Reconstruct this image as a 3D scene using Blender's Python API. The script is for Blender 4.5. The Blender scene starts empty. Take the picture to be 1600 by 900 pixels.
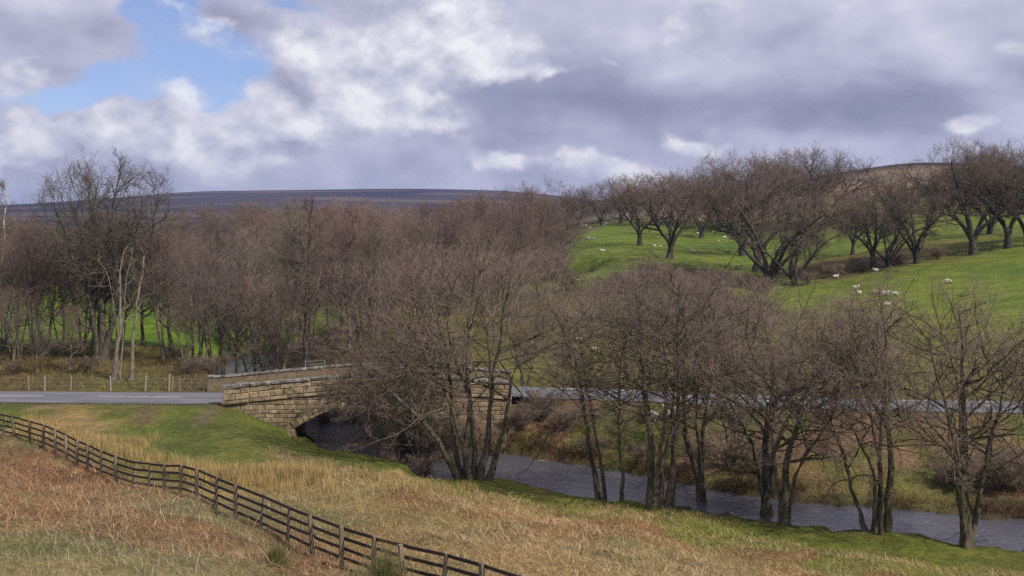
import bpy, bmesh, math
import numpy as np
from mathutils import Vector, Matrix

sc = bpy.context.scene
COL = sc.collection
R = math.radians
H = 14.3            # eye height above the river
F = 1600.0          # focal length in photo pixels
HY = 380.0          # photo row of the horizon

# ------------------------------------------------------------------ camera
cam_d = bpy.data.cameras.new('camera'); cam = bpy.data.objects.new('camera', cam_d); COL.objects.link(cam)
cam.location = (0, 0, H); cam.rotation_euler = (R(90), 0, 0)
cam_d.sensor_width = 36; cam_d.lens = 36; cam_d.shift_y = -70 / 1600
cam_d.clip_start = 0.5; cam_d.clip_end = 20000
sc.camera = cam

# ------------------------------------------------------------------ sun and sky
SUN_AZ = Vector((0.80, -0.60, 0)).normalized(); SUN_EL = R(44)
sun_dir = Vector((SUN_AZ.x * math.cos(SUN_EL), SUN_AZ.y * math.cos(SUN_EL), math.sin(SUN_EL)))
sd = bpy.data.lights.new('sun', 'SUN'); so = bpy.data.objects.new('sun', sd); COL.objects.link(so)
sd.energy = 4.4; sd.angle = R(0.6); sd.color = (1.0, 0.93, 0.82)
so.rotation_euler = sun_dir.to_track_quat('Z', 'Y').to_euler(); so.location = (30, -30, 60)

class NT:
    """small helper for node trees"""
    def __init__(s, tree): s.t = tree; s.n = tree.nodes; s.l = tree.links
    def new(s, typ, **kw):
        nd = s.n.new(typ)
        for k, v in kw.items(): setattr(nd, k, v)
        return nd
    def put(s, sock, v):
        if isinstance(v, bpy.types.NodeSocket): s.l.new(v, sock)
        else: sock.default_value = v
    def math(s, op, a, b=0.0, c=0.0, clamp=False):
        nd = s.new('ShaderNodeMath', operation=op, use_clamp=clamp)
        s.put(nd.inputs[0], a); s.put(nd.inputs[1], b); s.put(nd.inputs[2], c); return nd.outputs[0]
    def vmath(s, op, a, b=(0, 0, 0)):
        nd = s.new('ShaderNodeVectorMath', operation=op)
        s.put(nd.inputs[0], a); s.put(nd.inputs[1], b)
        return nd.outputs['Value'] if op in ('DOT_PRODUCT', 'LENGTH', 'DISTANCE') else nd.outputs[0]
    def noise(s, vec, scale, detail=6, rough=0.55, dist=0.0, typ='FBM'):
        nd = s.new('ShaderNodeTexNoise'); nd.noise_type = typ
        s.put(nd.inputs['Vector'], vec); s.put(nd.inputs['Scale'], scale)
        nd.inputs['Detail'].default_value = detail; nd.inputs['Roughness'].default_value = rough
        nd.inputs['Distortion'].default_value = dist; return nd.outputs['Fac']
    def maprange(s, v, a, b, c=0.0, d=1.0, smooth=True):
        nd = s.new('ShaderNodeMapRange', interpolation_type='SMOOTHSTEP' if smooth else 'LINEAR')
        s.put(nd.inputs[0], v)
        for i, x in enumerate((a, b, c, d)): nd.inputs[i + 1].default_value = x
        return nd.outputs[0]
    def mix(s, f, a, b, blend='MIX'):
        nd = s.new('ShaderNodeMix', data_type='RGBA', blend_type=blend)
        s.put(nd.inputs[0], f); s.put(nd.inputs[6], a); s.put(nd.inputs[7], b); return nd.outputs[2]
def c4(c): return (c[0], c[1], c[2], 1.0)

w = bpy.data.worlds.new('World'); sc.world = w; w.use_nodes = True
N = NT(w.node_tree); N.n.clear()
wo = N.new('ShaderNodeOutputWorld'); bg = N.new('ShaderNodeBackground'); bg.inputs[1].default_value = 0.10
N.l.new(bg.outputs[0], wo.inputs[0])
sky = N.new('ShaderNodeTexSky', sky_type='NISHITA', sun_disc=False)
sky.sun_elevation = SUN_EL; sky.sun_rotation = math.atan2(SUN_AZ.x, SUN_AZ.y)
sky.altitude = 100; sky.air_density = 1.0; sky.dust_density = 0.6; sky.ozone_density = 1.6
D = N.new('ShaderNodeTexCoord').outputs['Generated']
D = N.vmath('NORMALIZE', D)
def sdir(px, py):
    v = Vector(((px - 800) / F, 1.0, (HY - py) / F)).normalized(); return tuple(v)
def blob(px, py, rx, ry):
    """soft cloud mass in the sky, centred on a compass bearing and a height above the horizon"""
    d = N.vmath('SUBTRACT', WARP, sdir(px, py))
    d = N.vmath('MULTIPLY', d, (F / rx, F / rx, F / ry))
    q = N.vmath('DOT_PRODUCT', d, d)
    return N.math('EXPONENT', N.math('MULTIPLY', q, -1.0))
def addup(base, items):
    for amp, *b in items: base = N.math('MULTIPLY_ADD', blob(*b), amp, base)
    return base
SQ = N.vmath('MULTIPLY', D, (1.0, 1.0, 1.7))
wn = N.new('ShaderNodeTexNoise'); N.put(wn.inputs['Vector'], SQ); wn.inputs['Scale'].default_value = 7.0; wn.inputs['Detail'].default_value = 3; wn.inputs['Roughness'].default_value = 0.6
WARP = N.vmath('ADD', D, N.vmath('MULTIPLY', N.vmath('SUBTRACT', wn.outputs['Color'], (0.5, 0.5, 0.5)), (0.13, 0.13, 0.10)))
LSH = (0.020, 0.0, 0.045)
def field(v):
    a = N.noise(v, 3.0, 5, 0.50, 0.15)
    b = N.noise(v, 10.0, 4, 0.55, 0.2)
    return N.math('ADD', N.math('MULTIPLY', a, 0.72), N.math('MULTIPLY', b, 0.28))
f0 = field(SQ); f1 = field(N.vmath('ADD', SQ, LSH))
cov = addup(N.math('ADD', f0, 0.20), [(-0.42, 300, 100, 95, 75), (-0.38, 165, 140, 140, 32), (-0.30, 70, 158, 70, 22),
        (-0.34, 250, 10, 50, 45), (-0.25, 450, 0, 60, 20), (0.12, 110, 55, 110, 60), (0.2, 250, 215, 220, 32), (0.26, 370, 40, 70, 20)])
alpha = N.maprange(cov, 0.41, 0.63)
relief = N.math('SUBTRACT', f0, f1)
br = N.math('MULTIPLY_ADD', relief, 1.7, 0.52)
br = N.math('MULTIPLY_ADD', N.math('SUBTRACT', f0, 0.5), 0.25, br)
br = addup(br, [(0.10, 650, 95, 150, 75), (0.10, 1100, 25, 300, 50), (0.10, 1300, 240, 420, 26), (0.10, 300, 230, 300, 40),
        (-0.22, 1120, 172, 330, 40), (-0.22, 1500, 140, 300, 36), (-0.20, 860, 180, 130, 42), (-0.14, 720, 228, 200, 20),
        (-0.10, 90, 70, 160, 60), (-0.10, 390, 40, 90, 25), (0.04, 1450, 60, 250, 50)])
ramp = N.new('ShaderNodeValToRGB'); N.put(ramp.inputs[0], br)
e = ramp.color_ramp.elements
e[0].position = 0.0; e[0].color = (2.4, 2.5, 3.5, 1)
e[1].position = 1.0; e[1].color = (10.4, 10.2, 10.4, 1)
x = e.new(0.32); x.color = (3.6, 3.65, 4.9, 1)
x = e.new(0.56); x.color = (5.5, 5.5, 6.9, 1)
x = e.new(0.80); x.color = (7.6, 7.5, 8.5, 1)
blue = N.mix(1.0, sky.outputs[0], (1.10, 1.10, 1.36, 1), 'MULTIPLY')
wisp = N.maprange(N.noise(N.vmath('MULTIPLY', D, (1.0, 1.0, 2.2)), 9.0, 5, 0.6, 0.6), 0.42, 0.75, 0.05, 0.34)
base = N.mix(N.math('MAXIMUM', alpha, wisp), blue, ramp.outputs[0])
# heaped cumulus in front of the grey sheet
CV = N.vmath('MULTIPLY', D, (1.0, 1.0, 1.35))
def heap(v): return N.math('ADD', N.math('MULTIPLY', N.noise(v, 5.6, 6, 0.55, 0.1), 0.80), N.math('MULTIPLY', N.noise(v, 22.0, 4, 0.55, 0.0), 0.20))
h0 = heap(CV); h1 = heap(N.vmath('ADD', CV, (0.012, -0.004, 0.020)))
place = addup(N.math('ADD', h0, -0.24), [(0.42, 590, 120, 150, 80), (0.36, 700, 60, 130, 70), (0.28, 480, 170, 90, 60), (0.30, 330, 222, 240, 42), (0.34, 20, 212, 70, 26), (0.26, 130, 205, 90, 30),
        (0.30, 950, 268, 60, 22), (0.22, 780, 262, 130, 24), (0.26, 1100, 5, 110, 45), (0.22, 1260, 40, 70, 45), (0.28, 1515, 192, 40, 16), (0.24, 30, 110, 45, 50), (0.2, 880, 95, 80, 24), (0.16, 1090, 245, 60, 16)])
ca = N.maprange(place, 0.345, 0.465)
lit = N.math('ADD', N.math('MULTIPLY', N.math('SUBTRACT', h0, h1), 4.4), N.maprange(place, 0.36, 0.66, 0.62, 0.66))
lit = addup(lit, [(0.36, 670, 75, 120, 65), (0.22, 560, 180, 100, 38), (0.14, 450, 82, 60, 22), (-0.16, 600, 215, 200, 22), (-0.16, 300, 262, 260, 22), (0.14, 30, 205, 60, 22), (0.2, 950, 265, 60, 22), (-0.42, 650, 98, 34, 10), (-0.12, 720, 150, 80, 40)])
rp2 = N.new('ShaderNodeValToRGB'); N.put(rp2.inputs[0], lit); e = rp2.color_ramp.elements
e[0].position = 0.15; e[0].color = (3.6, 3.7, 4.9, 1); e[1].position = 1.0; e[1].color = (10.2, 10.0, 10.2, 1)
x = e.new(0.5); x.color = (5.8, 5.8, 7.0, 1); x = e.new(0.75); x.color = (7.8, 7.7, 8.5, 1)
N.l.new(N.mix(N.math('MULTIPLY', ca, 0.92), base, rp2.outputs[0]), bg.inputs[0])
w.cycles.sampling_method = 'MANUAL'; w.cycles.sample_map_resolution = 512

sc.view_settings.view_transform = 'Standard'; sc.view_settings.look = 'None'
sc.view_settings.gamma = 1; sc.view_settings.exposure = 0.0; sc.view_settings.use_curve_mapping = False
sc.render.film_transparent = False; sc.cycles.use_denoising = False; sc.cycles.debug_use_spatial_splits = True
sc.cycles.sample_clamp_direct = 8; sc.cycles.sample_clamp_indirect = 3; sc.cycles.max_bounces = 5; sc.cycles.diffuse_bounces = 1; sc.cycles.glossy_bounces = 2; sc.cycles.volume_bounces = 0
sc.cycles.transparent_max_bounces = 4; sc.cycles.caustics_reflective = False; sc.cycles.caustics_refractive = False

# ------------------------------------------------------------------ mesh and object helpers
def fast_mesh(name, V, quads=None, tris=None, mat=None, col=None, smooth=True):
    V = np.asarray(V, np.float32); me = bpy.data.meshes.new(name)
    nq = 0 if quads is None else len(quads); nt = 0 if tris is None else len(tris)
    loops = []; tot = []
    if nq: loops.append(np.asarray(quads, np.int32).ravel()); tot.append(np.full(nq, 4, np.int32))
    if nt: loops.append(np.asarray(tris, np.int32).ravel()); tot.append(np.full(nt, 3, np.int32))
    loops = np.concatenate(loops); tot = np.concatenate(tot)
    me.vertices.add(len(V)); me.vertices.foreach_set('co', V.ravel())
    me.loops.add(len(loops)); me.loops.foreach_set('vertex_index', loops)
    me.polygons.add(nq + nt)
    me.polygons.foreach_set('loop_start', np.concatenate(([0], np.cumsum(tot)[:-1])).astype(np.int32))
    me.polygons.foreach_set('loop_total', tot)
    me.polygons.foreach_set('use_smooth', np.full(nq + nt, smooth))
    if col is not None:
        at = me.color_attributes.new('tint', 'FLOAT_COLOR', 'POINT')
        at.data.foreach_set('color', np.concatenate([col, np.ones((len(col), 1))], 1).astype(np.float32).ravel())
    me.update(calc_edges=True); me.validate()
    if mat: me.materials.append(mat)
    return me
def link(name, me, parent=None, loc=None):
    o = bpy.data.objects.new(name, me); COL.objects.link(o)
    if parent is not None: o.parent = parent
    if loc is not None: o.location = loc
    return o
def tag(o, label=None, cat=None, group=None, kind=None):
    for k, v in (('label', label), ('category', cat), ('group', group), ('kind', kind)):
        if v: o[k] = v
    return o
def empty(name, loc): 
    o = bpy.data.objects.new(name, None); COL.objects.link(o); o.location = loc; o.empty_display_size = 0.3; return o
ORD = ['', 'first', 'second', 'third', 'fourth', 'fifth', 'sixth', 'seventh', 'eighth', 'ninth', 'tenth', 'eleventh', 'twelfth',
       'thirteenth', 'fourteenth', 'fifteenth', 'sixteenth', 'seventeenth', 'eighteenth', 'nineteenth', 'twentieth']
def nth(i):
    if i <= 20: return ORD[i]
    return '%s-%s' % ({2: 'twenty', 3: 'thirty', 4: 'forty'}[i // 10], ORD[i % 10]) if i % 10 else {3: 'thirtieth', 4: 'fortieth'}[i // 10]

def material(name, build, rough=0.85, spec=0.25):
    m = bpy.data.materials.new(name); m.use_nodes = True; n = NT(m.node_tree); n.n.clear()
    out = n.new('ShaderNodeOutputMaterial'); p = n.new('ShaderNodeBsdfPrincipled')
    p.inputs['Roughness'].default_value = rough; p.inputs['Specular IOR Level'].default_value = spec
    n.l.new(p.outputs[0], out.inputs[0]); n.p = p; n.out = out
    build(n); return m
def bump(n, h, strength, dist):
    b = n.new('ShaderNodeBump'); b.inputs['Strength'].default_value = strength; b.inputs['Distance'].default_value = dist
    n.put(b.inputs['Height'], h); n.l.new(b.outputs[0], n.p.inputs['Normal'])
def geo_pos(n): return n.new('ShaderNodeNewGeometry').outputs['Position']
def obj_pos(n): return n.new('ShaderNodeTexCoord').outputs['Object']

# ------------------------------------------------------------------ materials
def _bark(dark, light, moss, mossamt):
    def b(n):
        p = geo_pos(n)
        st = n.vmath('MULTIPLY', p, (1, 1, 0.35))
        a = n.noise(st, 5.0, 5, 0.65); g = n.noise(p, 1.1, 3, 0.5)
        c = n.mix(n.maprange(a, 0.3, 0.7), c4(dark), c4(light))
        nz = n.new('ShaderNodeNewGeometry').outputs['Normal']
        up = n.new('ShaderNodeSeparateXYZ'); n.put(up.inputs[0], nz)
        mk = n.math('ADD', n.math('MULTIPLY', up.outputs['Z'], 0.25), g)
        c = n.mix(n.math('MULTIPLY', n.maprange(mk, 0.48, 0.72), mossamt), c, c4(moss))
        oi = n.new('ShaderNodeObjectInfo').outputs['Random']
        c = n.mix(1.0, c, n.mix(oi, (0.8, 0.8, 0.8, 1), (1.2, 1.17, 1.12, 1)), 'MULTIPLY')
        n.put(n.p.inputs['Base Color'], c); bump(n, a, 0.6, 0.03)
    return b
M_BARK = material('alder_bark', _bark((0.032, 0.027, 0.021), (0.17, 0.147, 0.11), (0.075, 0.08, 0.02), 0.7))
M_OAKBARK = material('oak_bark', _bark((0.028, 0.024, 0.022), (0.095, 0.082, 0.066), (0.06, 0.065, 0.025), 0.4))
M_WOODBARK = material('wood_bark', _bark((0.055, 0.047, 0.04), (0.25, 0.22, 0.17), (0.09, 0.10, 0.03), 0.45))
M_DEAD = material('dead_wood', _bark((0.11, 0.09, 0.07), (0.30, 0.26, 0.21), (0.12, 0.12, 0.06), 0.3))
M_TALLBARK = material('grey_bark', _bark((0.035, 0.031, 0.027), (0.13, 0.115, 0.09), (0.07, 0.08, 0.025), 0.5))
def _birch(n):
    p = geo_pos(n); st = n.vmath('MULTIPLY', p, (0.6, 0.6, 2.2))
    a = n.noise(st, 2.4, 4, 0.6)
    n.put(n.p.inputs['Base Color'], n.mix(n.maprange(a, 0.5, 0.62), (0.62, 0.57, 0.5, 1), (0.06, 0.05, 0.045, 1)))
M_BIRCH = material('birch_bark', _birch)
def _twig(a, b_):
    def b(n):
        p = geo_pos(n); g = n.noise(p, 0.55, 3, 0.6)
        c = n.mix(n.maprange(g, 0.35, 0.65), c4(a), c4(b_))
        oi = n.new('ShaderNodeObjectInfo').outputs['Random']
        c = n.mix(1.0, c, n.mix(oi, (0.78, 0.80, 0.84, 1), (1.22, 1.16, 1.10, 1)), 'MULTIPLY')
        n.put(n.p.inputs['Base Color'], c)
    return b
M_TW_ALDER = material('alder_twigs', _twig((0.175, 0.126, 0.120), (0.265, 0.20, 0.17)), 0.8)
M_TW_WOOD = material('wood_twigs', _twig((0.135, 0.086, 0.080), (0.20, 0.135, 0.112)), 0.8)
M_TW_OAK = material('oak_twigs', _twig((0.135, 0.098, 0.082), (0.20, 0.148, 0.118)), 0.8)
M_TW_TALL = material('grey_twigs', _twig((0.125, 0.104, 0.082), (0.19, 0.16, 0.12)), 0.8)
M_TW_BUSH = material('bush_twigs', _twig((0.15, 0.105, 0.082), (0.22, 0.16, 0.12)), 0.8)
M_TW_SCRUB = material('scrub_twigs', _twig((0.085, 0.06, 0.04), (0.16, 0.11, 0.06)), 0.85)
def _tint(n):
    a = n.new('ShaderNodeVertexColor', layer_name='tint'); n.put(n.p.inputs['Base Color'], a.outputs[0])
def _tint(n):
    a = n.new('ShaderNodeVertexColor', layer_name='tint'); n.put(n.p.inputs['Base Color'], n.mix(1.0, a.outputs[0], (1.12, 1.12, 1.08, 1), 'MULTIPLY'))
M_TINT = material('grass_blades', _tint, 0.75, 0.2)
def _ground(n):
    a = n.new('ShaderNodeVertexColor', layer_name='tint').outputs[0]
    p = geo_pos(n)
    fl = n.vmath('MULTIPLY', p, (1, 1, 0.3))
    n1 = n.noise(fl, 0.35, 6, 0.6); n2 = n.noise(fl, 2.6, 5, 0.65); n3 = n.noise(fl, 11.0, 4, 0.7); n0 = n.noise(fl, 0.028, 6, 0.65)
    c = n.mix(1.0, a, n.mix(n.maprange(n1, 0.3, 0.7), (0.74, 0.78, 0.78, 1), (1.26, 1.2, 1.16, 1)), 'MULTIPLY')
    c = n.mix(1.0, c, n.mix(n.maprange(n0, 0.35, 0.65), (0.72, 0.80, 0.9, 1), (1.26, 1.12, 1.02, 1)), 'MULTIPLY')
    c = n.mix(1.0, c, n.mix(n.maprange(n2, 0.3, 0.7), (0.72, 0.72, 0.72, 1), (1.28, 1.28, 1.28, 1)), 'MULTIPLY')
    c = n.mix(1.0, c, n.mix(n.maprange(n3, 0.3, 0.7), (0.70, 0.70, 0.70, 1), (1.30, 1.30, 1.30, 1)), 'MULTIPLY')
    sx = n.new('ShaderNodeSeparateXYZ'); n.put(sx.inputs[0], p)
    hb = n.maprange(n.noise(n.vmath('MULTIPLY', p, (0.0016, 0.0065, 0.0)), 1.0, 5, 0.6, 0.5), 0.50, 0.62)      # burnt and mown strips of heather on the far moor
    c = n.mix(n.math('MULTIPLY', n.math('MULTIPLY', hb, n.maprange(sx.outputs['Y'], 1300, 1700)), 0.75), c, (0.135, 0.10, 0.075, 1))
    n.put(n.p.inputs['Base Color'], c)
    bump(n, n.math('ADD', n3, n.math('MULTIPLY', n2, 2.0)), 0.7, 0.12)
M_GROUND = material('ground_cover', _ground, 0.95, 0.1)
def _road(n):
    p = geo_pos(n); a = n.noise(p, 60, 3, 0.7); b = n.noise(n.vmath('MULTIPLY', p, (0.15, 1, 1)), 1.2, 4, 0.6)
    c = n.mix(n.maprange(b, 0.3, 0.7), (0.125, 0.128, 0.138, 1), (0.175, 0.178, 0.19, 1))
    c = n.mix(1.0, c, n.mix(a, (0.75, 0.75, 0.75, 1), (1.25, 1.25, 1.25, 1)), 'MULTIPLY')
    pt = n.maprange(n.noise(n.vmath('MULTIPLY', p, (0.22, 0.9, 1)), 1.0, 3, 0.5), 0.56, 0.60)       # patched and worn lengths
    c = n.mix(n.math('MULTIPLY', pt, 0.4), c, (0.075, 0.076, 0.08, 1))
    n.put(n.p.inputs['Base Color'], c); bump(n, a, 0.4, 0.01)
M_ROAD = material('asphalt', _road, 0.75, 0.4)
def _paint(n):
    p = geo_pos(n); a = n.noise(p, 7, 4, 0.7)
    n.put(n.p.inputs['Base Color'], n.mix(n.maprange(a, 0.42, 0.6), (0.68, 0.68, 0.66, 1), (0.3, 0.3, 0.3, 1)))
M_PAINT = material('road_paint', _paint, 0.7)
def _water(n):
    p = geo_pos(n)
    s1 = n.vmath('MULTIPLY', p, (0.55, 1.3, 1))
    a = n.noise(s1, 1.6, 5, 0.65, 0.6); b = n.noise(s1, 6.0, 4, 0.65, 0.4); d = n.noise(p, 0.16, 3, 0.5)
    fo = n.math('ADD', n.math('MULTIPLY', n.noise(s1, 3.2, 6, 0.75, 1.0), 0.75), n.math('MULTIPLY', d, 0.35))
    fo = n.maprange(fo, 0.635, 0.74)
    n.put(n.p.inputs['Base Color'], n.mix(fo, (0.085, 0.085, 0.105, 1), (0.6, 0.61, 0.65, 1)))
    n.put(n.p.inputs['Roughness'], n.math('MULTIPLY_ADD', fo, 0.5, 0.10))
    n.p.inputs['IOR'].default_value = 1.45; n.p.inputs['Specular IOR Level'].default_value = 0.8
    bump(n, n.math('ADD', a, n.math('MULTIPLY', b, 0.5)), 1.0, 0.06)
M_WATER = material('river_water', _water)
def _stone(n):
    p = geo_pos(n); oi = n.new('ShaderNodeObjectInfo').outputs['Random']
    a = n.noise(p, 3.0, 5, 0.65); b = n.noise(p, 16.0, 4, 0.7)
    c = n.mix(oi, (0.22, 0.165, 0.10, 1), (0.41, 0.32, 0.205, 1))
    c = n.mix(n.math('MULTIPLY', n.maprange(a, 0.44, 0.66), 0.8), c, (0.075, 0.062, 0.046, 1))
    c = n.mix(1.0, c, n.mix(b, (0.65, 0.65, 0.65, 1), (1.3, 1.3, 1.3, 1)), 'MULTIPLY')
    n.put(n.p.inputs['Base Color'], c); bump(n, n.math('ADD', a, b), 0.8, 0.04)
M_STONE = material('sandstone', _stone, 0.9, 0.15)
def _mortar(n):
    p = geo_pos(n); a = n.noise(p, 7, 5, 0.7)
    n.put(n.p.inputs['Base Color'], n.mix(a, (0.12, 0.10, 0.07, 1), (0.36, 0.29, 0.19, 1))); bump(n, a, 0.6, 0.03)
M_MORTAR = material('mortar', _mortar, 0.95, 0.1)
def _coping(n):
    p = geo_pos(n); a = n.noise(p, 2.5, 5, 0.7); b = n.noise(p, 14, 4, 0.7)
    c = n.mix(n.maprange(a, 0.42, 0.66), (0.11, 0.10, 0.088, 1), (0.36, 0.335, 0.31, 1))
    c = n.mix(1.0, c, n.mix(b, (0.7, 0.7, 0.7, 1), (1.25, 1.25, 1.25, 1)), 'MULTIPLY')
    n.put(n.p.inputs['Base Color'], c); bump(n, b, 0.6, 0.03)
M_COPING = material('lichen_coping', _coping, 0.9, 0.15)
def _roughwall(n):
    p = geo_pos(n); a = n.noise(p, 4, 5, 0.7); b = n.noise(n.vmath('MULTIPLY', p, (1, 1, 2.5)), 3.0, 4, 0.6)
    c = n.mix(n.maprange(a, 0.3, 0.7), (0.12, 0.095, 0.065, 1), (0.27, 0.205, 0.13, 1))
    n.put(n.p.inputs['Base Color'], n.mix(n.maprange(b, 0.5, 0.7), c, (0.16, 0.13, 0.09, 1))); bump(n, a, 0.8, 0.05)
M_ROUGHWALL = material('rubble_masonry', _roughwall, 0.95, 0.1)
def _timber(d, l):
    def b(n):
        p = obj_pos(n); a = n.noise(n.vmath('MULTIPLY', p, (1, 6, 6)), 3.5, 5, 0.7)
        oi = n.new('ShaderNodeObjectInfo').outputs['Random']
        c = n.mix(n.maprange(a, 0.3, 0.7), c4(d), c4(l))
        n.put(n.p.inputs['Base Color'], n.mix(1.0, c, n.mix(oi, (0.7, 0.7, 0.7, 1), (1.3, 1.28, 1.22, 1)), 'MULTIPLY'))
    return b
M_RAIL = material('creosoted_rail', _timber((0.035, 0.026, 0.022), (0.085, 0.062, 0.05)), 0.85)
M_POST = material('weathered_post', _timber((0.11, 0.088, 0.066), (0.27, 0.225, 0.17)), 0.85)
M_STAKE = material('grey_stake', _timber((0.18, 0.16, 0.13), (0.34, 0.31, 0.26)), 0.85)
M_NEWSTAKE = material('new_timber', _timber((0.42, 0.30, 0.12), (0.55, 0.40, 0.18)), 0.85)
def _flat(c, rough=0.8):
    return lambda n: (n.put(n.p.inputs['Base Color'], n.mix(n.noise(obj_pos(n), 9, 3, 0.6), c4([v * 0.75 for v in c]), c4([v * 1.25 for v in c]))))
M_WIRE = material('galvanised_wire', _flat((0.35, 0.35, 0.36)), 0.5)
M_GATE = material('green_gate_paint', _flat((0.17, 0.20, 0.17)), 0.6)
M_WOOL = material('wool', _flat((0.52, 0.47, 0.38)), 0.95)
M_FACE = material('sheep_face', _flat((0.05, 0.045, 0.04)), 0.9)
M_ROCK = material('field_stone', _flat((0.10, 0.09, 0.075)), 0.95)

# ------------------------------------------------------------------ terrain: shape of the dale
rngT = np.random.default_rng(5)
POSTS = [(12, 230), (65, 240), (122, 256), (178, 272), (232, 294), (278, 316), (318, 338), (362, 354), (417, 380), (480, 405), (545, 422),
         (613, 430), (680, 435), (745, 437), (812, 456), (890, 487), (975, 522), (1075, 560), (1187, 608)]
POSTS = [(-70, 630), (-33, 638)] + [(a / 2.646, 560 + b / 2.646) for a, b in POSTS] + \
        [(489.5, 806), (534, 821), (583, 837), (633, 850), (691, 862.5), (757, 880.5), (830, 904), (912, 932), (1002, 962)]
FY = lambda px: np.interp(px, [-70, 25, 110, 200, 280, 340, 406, 489, 534, 583, 633, 691, 757, 830, 912, 1002],
                          [67, 62, 55, 49.5, 45, 41.3, 37.6, 34.6, 33, 31.7, 30.4, 29, 27.6, 26.2, 24.8, 23.4])
POST_H = 1.28
CP = []
for px, py in POSTS:
    Y = float(FY(px)); CP.append((px, py + POST_H * F / Y, Y))
CP += [ # near slope below the railway
 (0, 900, 24), (200, 900, 26), (400, 900, 30), (0, 780, 40), (150, 800, 37), (300, 830, 34.5), (560, 900, 31), (-150, 900, 22), (-150, 700, 55),
 # field between fence and river
 (100, 655, 66), (250, 690, 60), (250, 650, 67), (350, 700, 58), (450, 730, 54), (450, 770, 47), (600, 780, 45), (600, 735, 56), (720, 762, 54),
 (720, 820, 40), (850, 860, 36), (850, 800, 50), (1000, 900, 32), (1000, 820, 46), (930, 782, 55.5), (1150, 900, 35.5), (1150, 830, 48.5), (1300, 900, 38),
 (1300, 842, 47.5), (1450, 900, 39), (1600, 900, 40), (1600, 872, 45), (1500, 860, 46.5), (1750, 900, 39),
 (345, 636, 70.3), (372, 645, 70.2), (400, 656, 70.1), (430, 669, 70.0), (462, 683, 69.8), (300, 641, 68), (350, 655, 66), (420, 682, 63.5), (250, 634, 70), (100, 634, 70), (500, 702, 64.5),
 # far bank of the river up to the road
 (820, 690, 70), (930, 700, 69), (1100, 720, 64), (1300, 735, 61), (1500, 745, 60), (1650, 740, 60), (1300, 690, 65.5), (1500, 690, 65),
 # beyond the road, valley floor and pasture
 (-100, 590, 82), (100, 590, 82), (100, 540, 106), (250, 525, 116), (250, 480, 165), (250, 440, 260), (0, 480, 165), (-150, 480, 165), (-150, 540, 106), (0, 440, 260),
 (450, 570, 92), (450, 520, 120), (450, 450, 250), (600, 570, 92), (600, 500, 135), (600, 440, 260), (750, 560, 95), (750, 490, 135), (750, 410, 250),
 (900, 565, 96), (900, 505, 120), (900, 440, 165), (900, 400, 210), (900, 357, 290), (900, 338, 400), (900, 333, 560),
 (1050, 570, 94), (1050, 510, 115), (1050, 450, 150), (1050, 402, 200), (1050, 368, 260), (1050, 330, 340), (1050, 312, 430), (1050, 302, 560),
 (1200, 590, 88), (1200, 540, 105), (1200, 480, 140), (1200, 455, 158), (1240, 444, 165), (1200, 400, 210), (1200, 340, 300), (1200, 300, 420), (1200, 290, 560),
 (1400, 590, 86), (1400, 530, 105), (1400, 480, 133), (1400, 440, 157), (1370, 417, 172), (1400, 360, 230), (1400, 310, 320), (1380, 275, 440), (1350, 263, 560), (1450, 253, 560),
 (1600, 590, 85), (1600, 520, 105), (1600, 470, 125), (1600, 420, 150), (1600, 385, 175), (1520, 396, 175), (1600, 340, 230), (1600, 300, 320), (1600, 262, 560), (1750, 370, 175), (1750, 262, 560),
 # the far moor
 (0, 400, 500), (250, 405, 500), (500, 405, 500), (700, 392, 500), (0, 372, 1000), (250, 375, 1000), (500, 372, 1000), (750, 365, 1000), (0, 345, 1800), (250, 345, 1900), (500, 340, 2000), (750, 335, 2000),
 (-150, 330, 2600), (0, 322, 2600), (150, 312, 2900), (290, 300, 3200), (400, 298, 3200), (600, 296, 3300), (800, 300, 3300), (900, 310, 3200), (0, 345, 4800), (300, 340, 4800), (700, 340, 4800),
 (1000, 300, 900), (1200, 296, 900), (1450, 278, 900), (1650, 278, 900), (1000, 325, 3200), (1300, 310, 3200), (1650, 300, 3200), (1200, 345, 5000)]
CP = np.array(CP, float)
cu = (CP[:, 0] - 800) / F; cv = np.log(CP[:, 2]); cz = H - (CP[:, 1] - HY) / F * CP[:, 2]
czs = cz / np.sqrt(CP[:, 2])
def kern(d2): return 0.5 * d2 * np.log(d2 + 1e-12)
SU = 2.2
A = np.stack([cu * SU, cv], 1); n_ = len(A)
K = kern(((A[:, None] - A[None]) ** 2).sum(-1)) + np.eye(n_) * 2e-3
Pm = np.concatenate([np.ones((n_, 1)), A], 1)
MM = np.block([[K, Pm], [Pm.T, np.zeros((3, 3))]])
WTS = np.linalg.solve(MM, np.concatenate([czs, np.zeros(3)]))
def base_height(X, Y):
    X = np.asarray(X, float).ravel(); Y = np.asarray(Y, float).ravel(); out = np.empty(len(X))
    for i in range(0, len(X), 20000):
        x, y = X[i:i + 20000], Y[i:i + 20000]; yc = np.clip(y, 20, 5200)
        u = np.clip(x / yc, -0.62, 0.62) * SU; v = np.log(yc)
        d2 = (u[:, None] - A[:, 0]) ** 2 + (v[:, None] - A[:, 1]) ** 2
        z = (kern(d2) @ WTS[:n_] + WTS[n_] + WTS[n_ + 1] * u + WTS[n_ + 2] * v) * np.sqrt(yc)
        t = np.clip((20 - y) / 18, 0, 1); t = t * t * (3 - 2 * t)     # up to the railway the picture is taken from
        out[i:i + 20000] = z * (1 - t) + 10.2 * t
    return out

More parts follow.
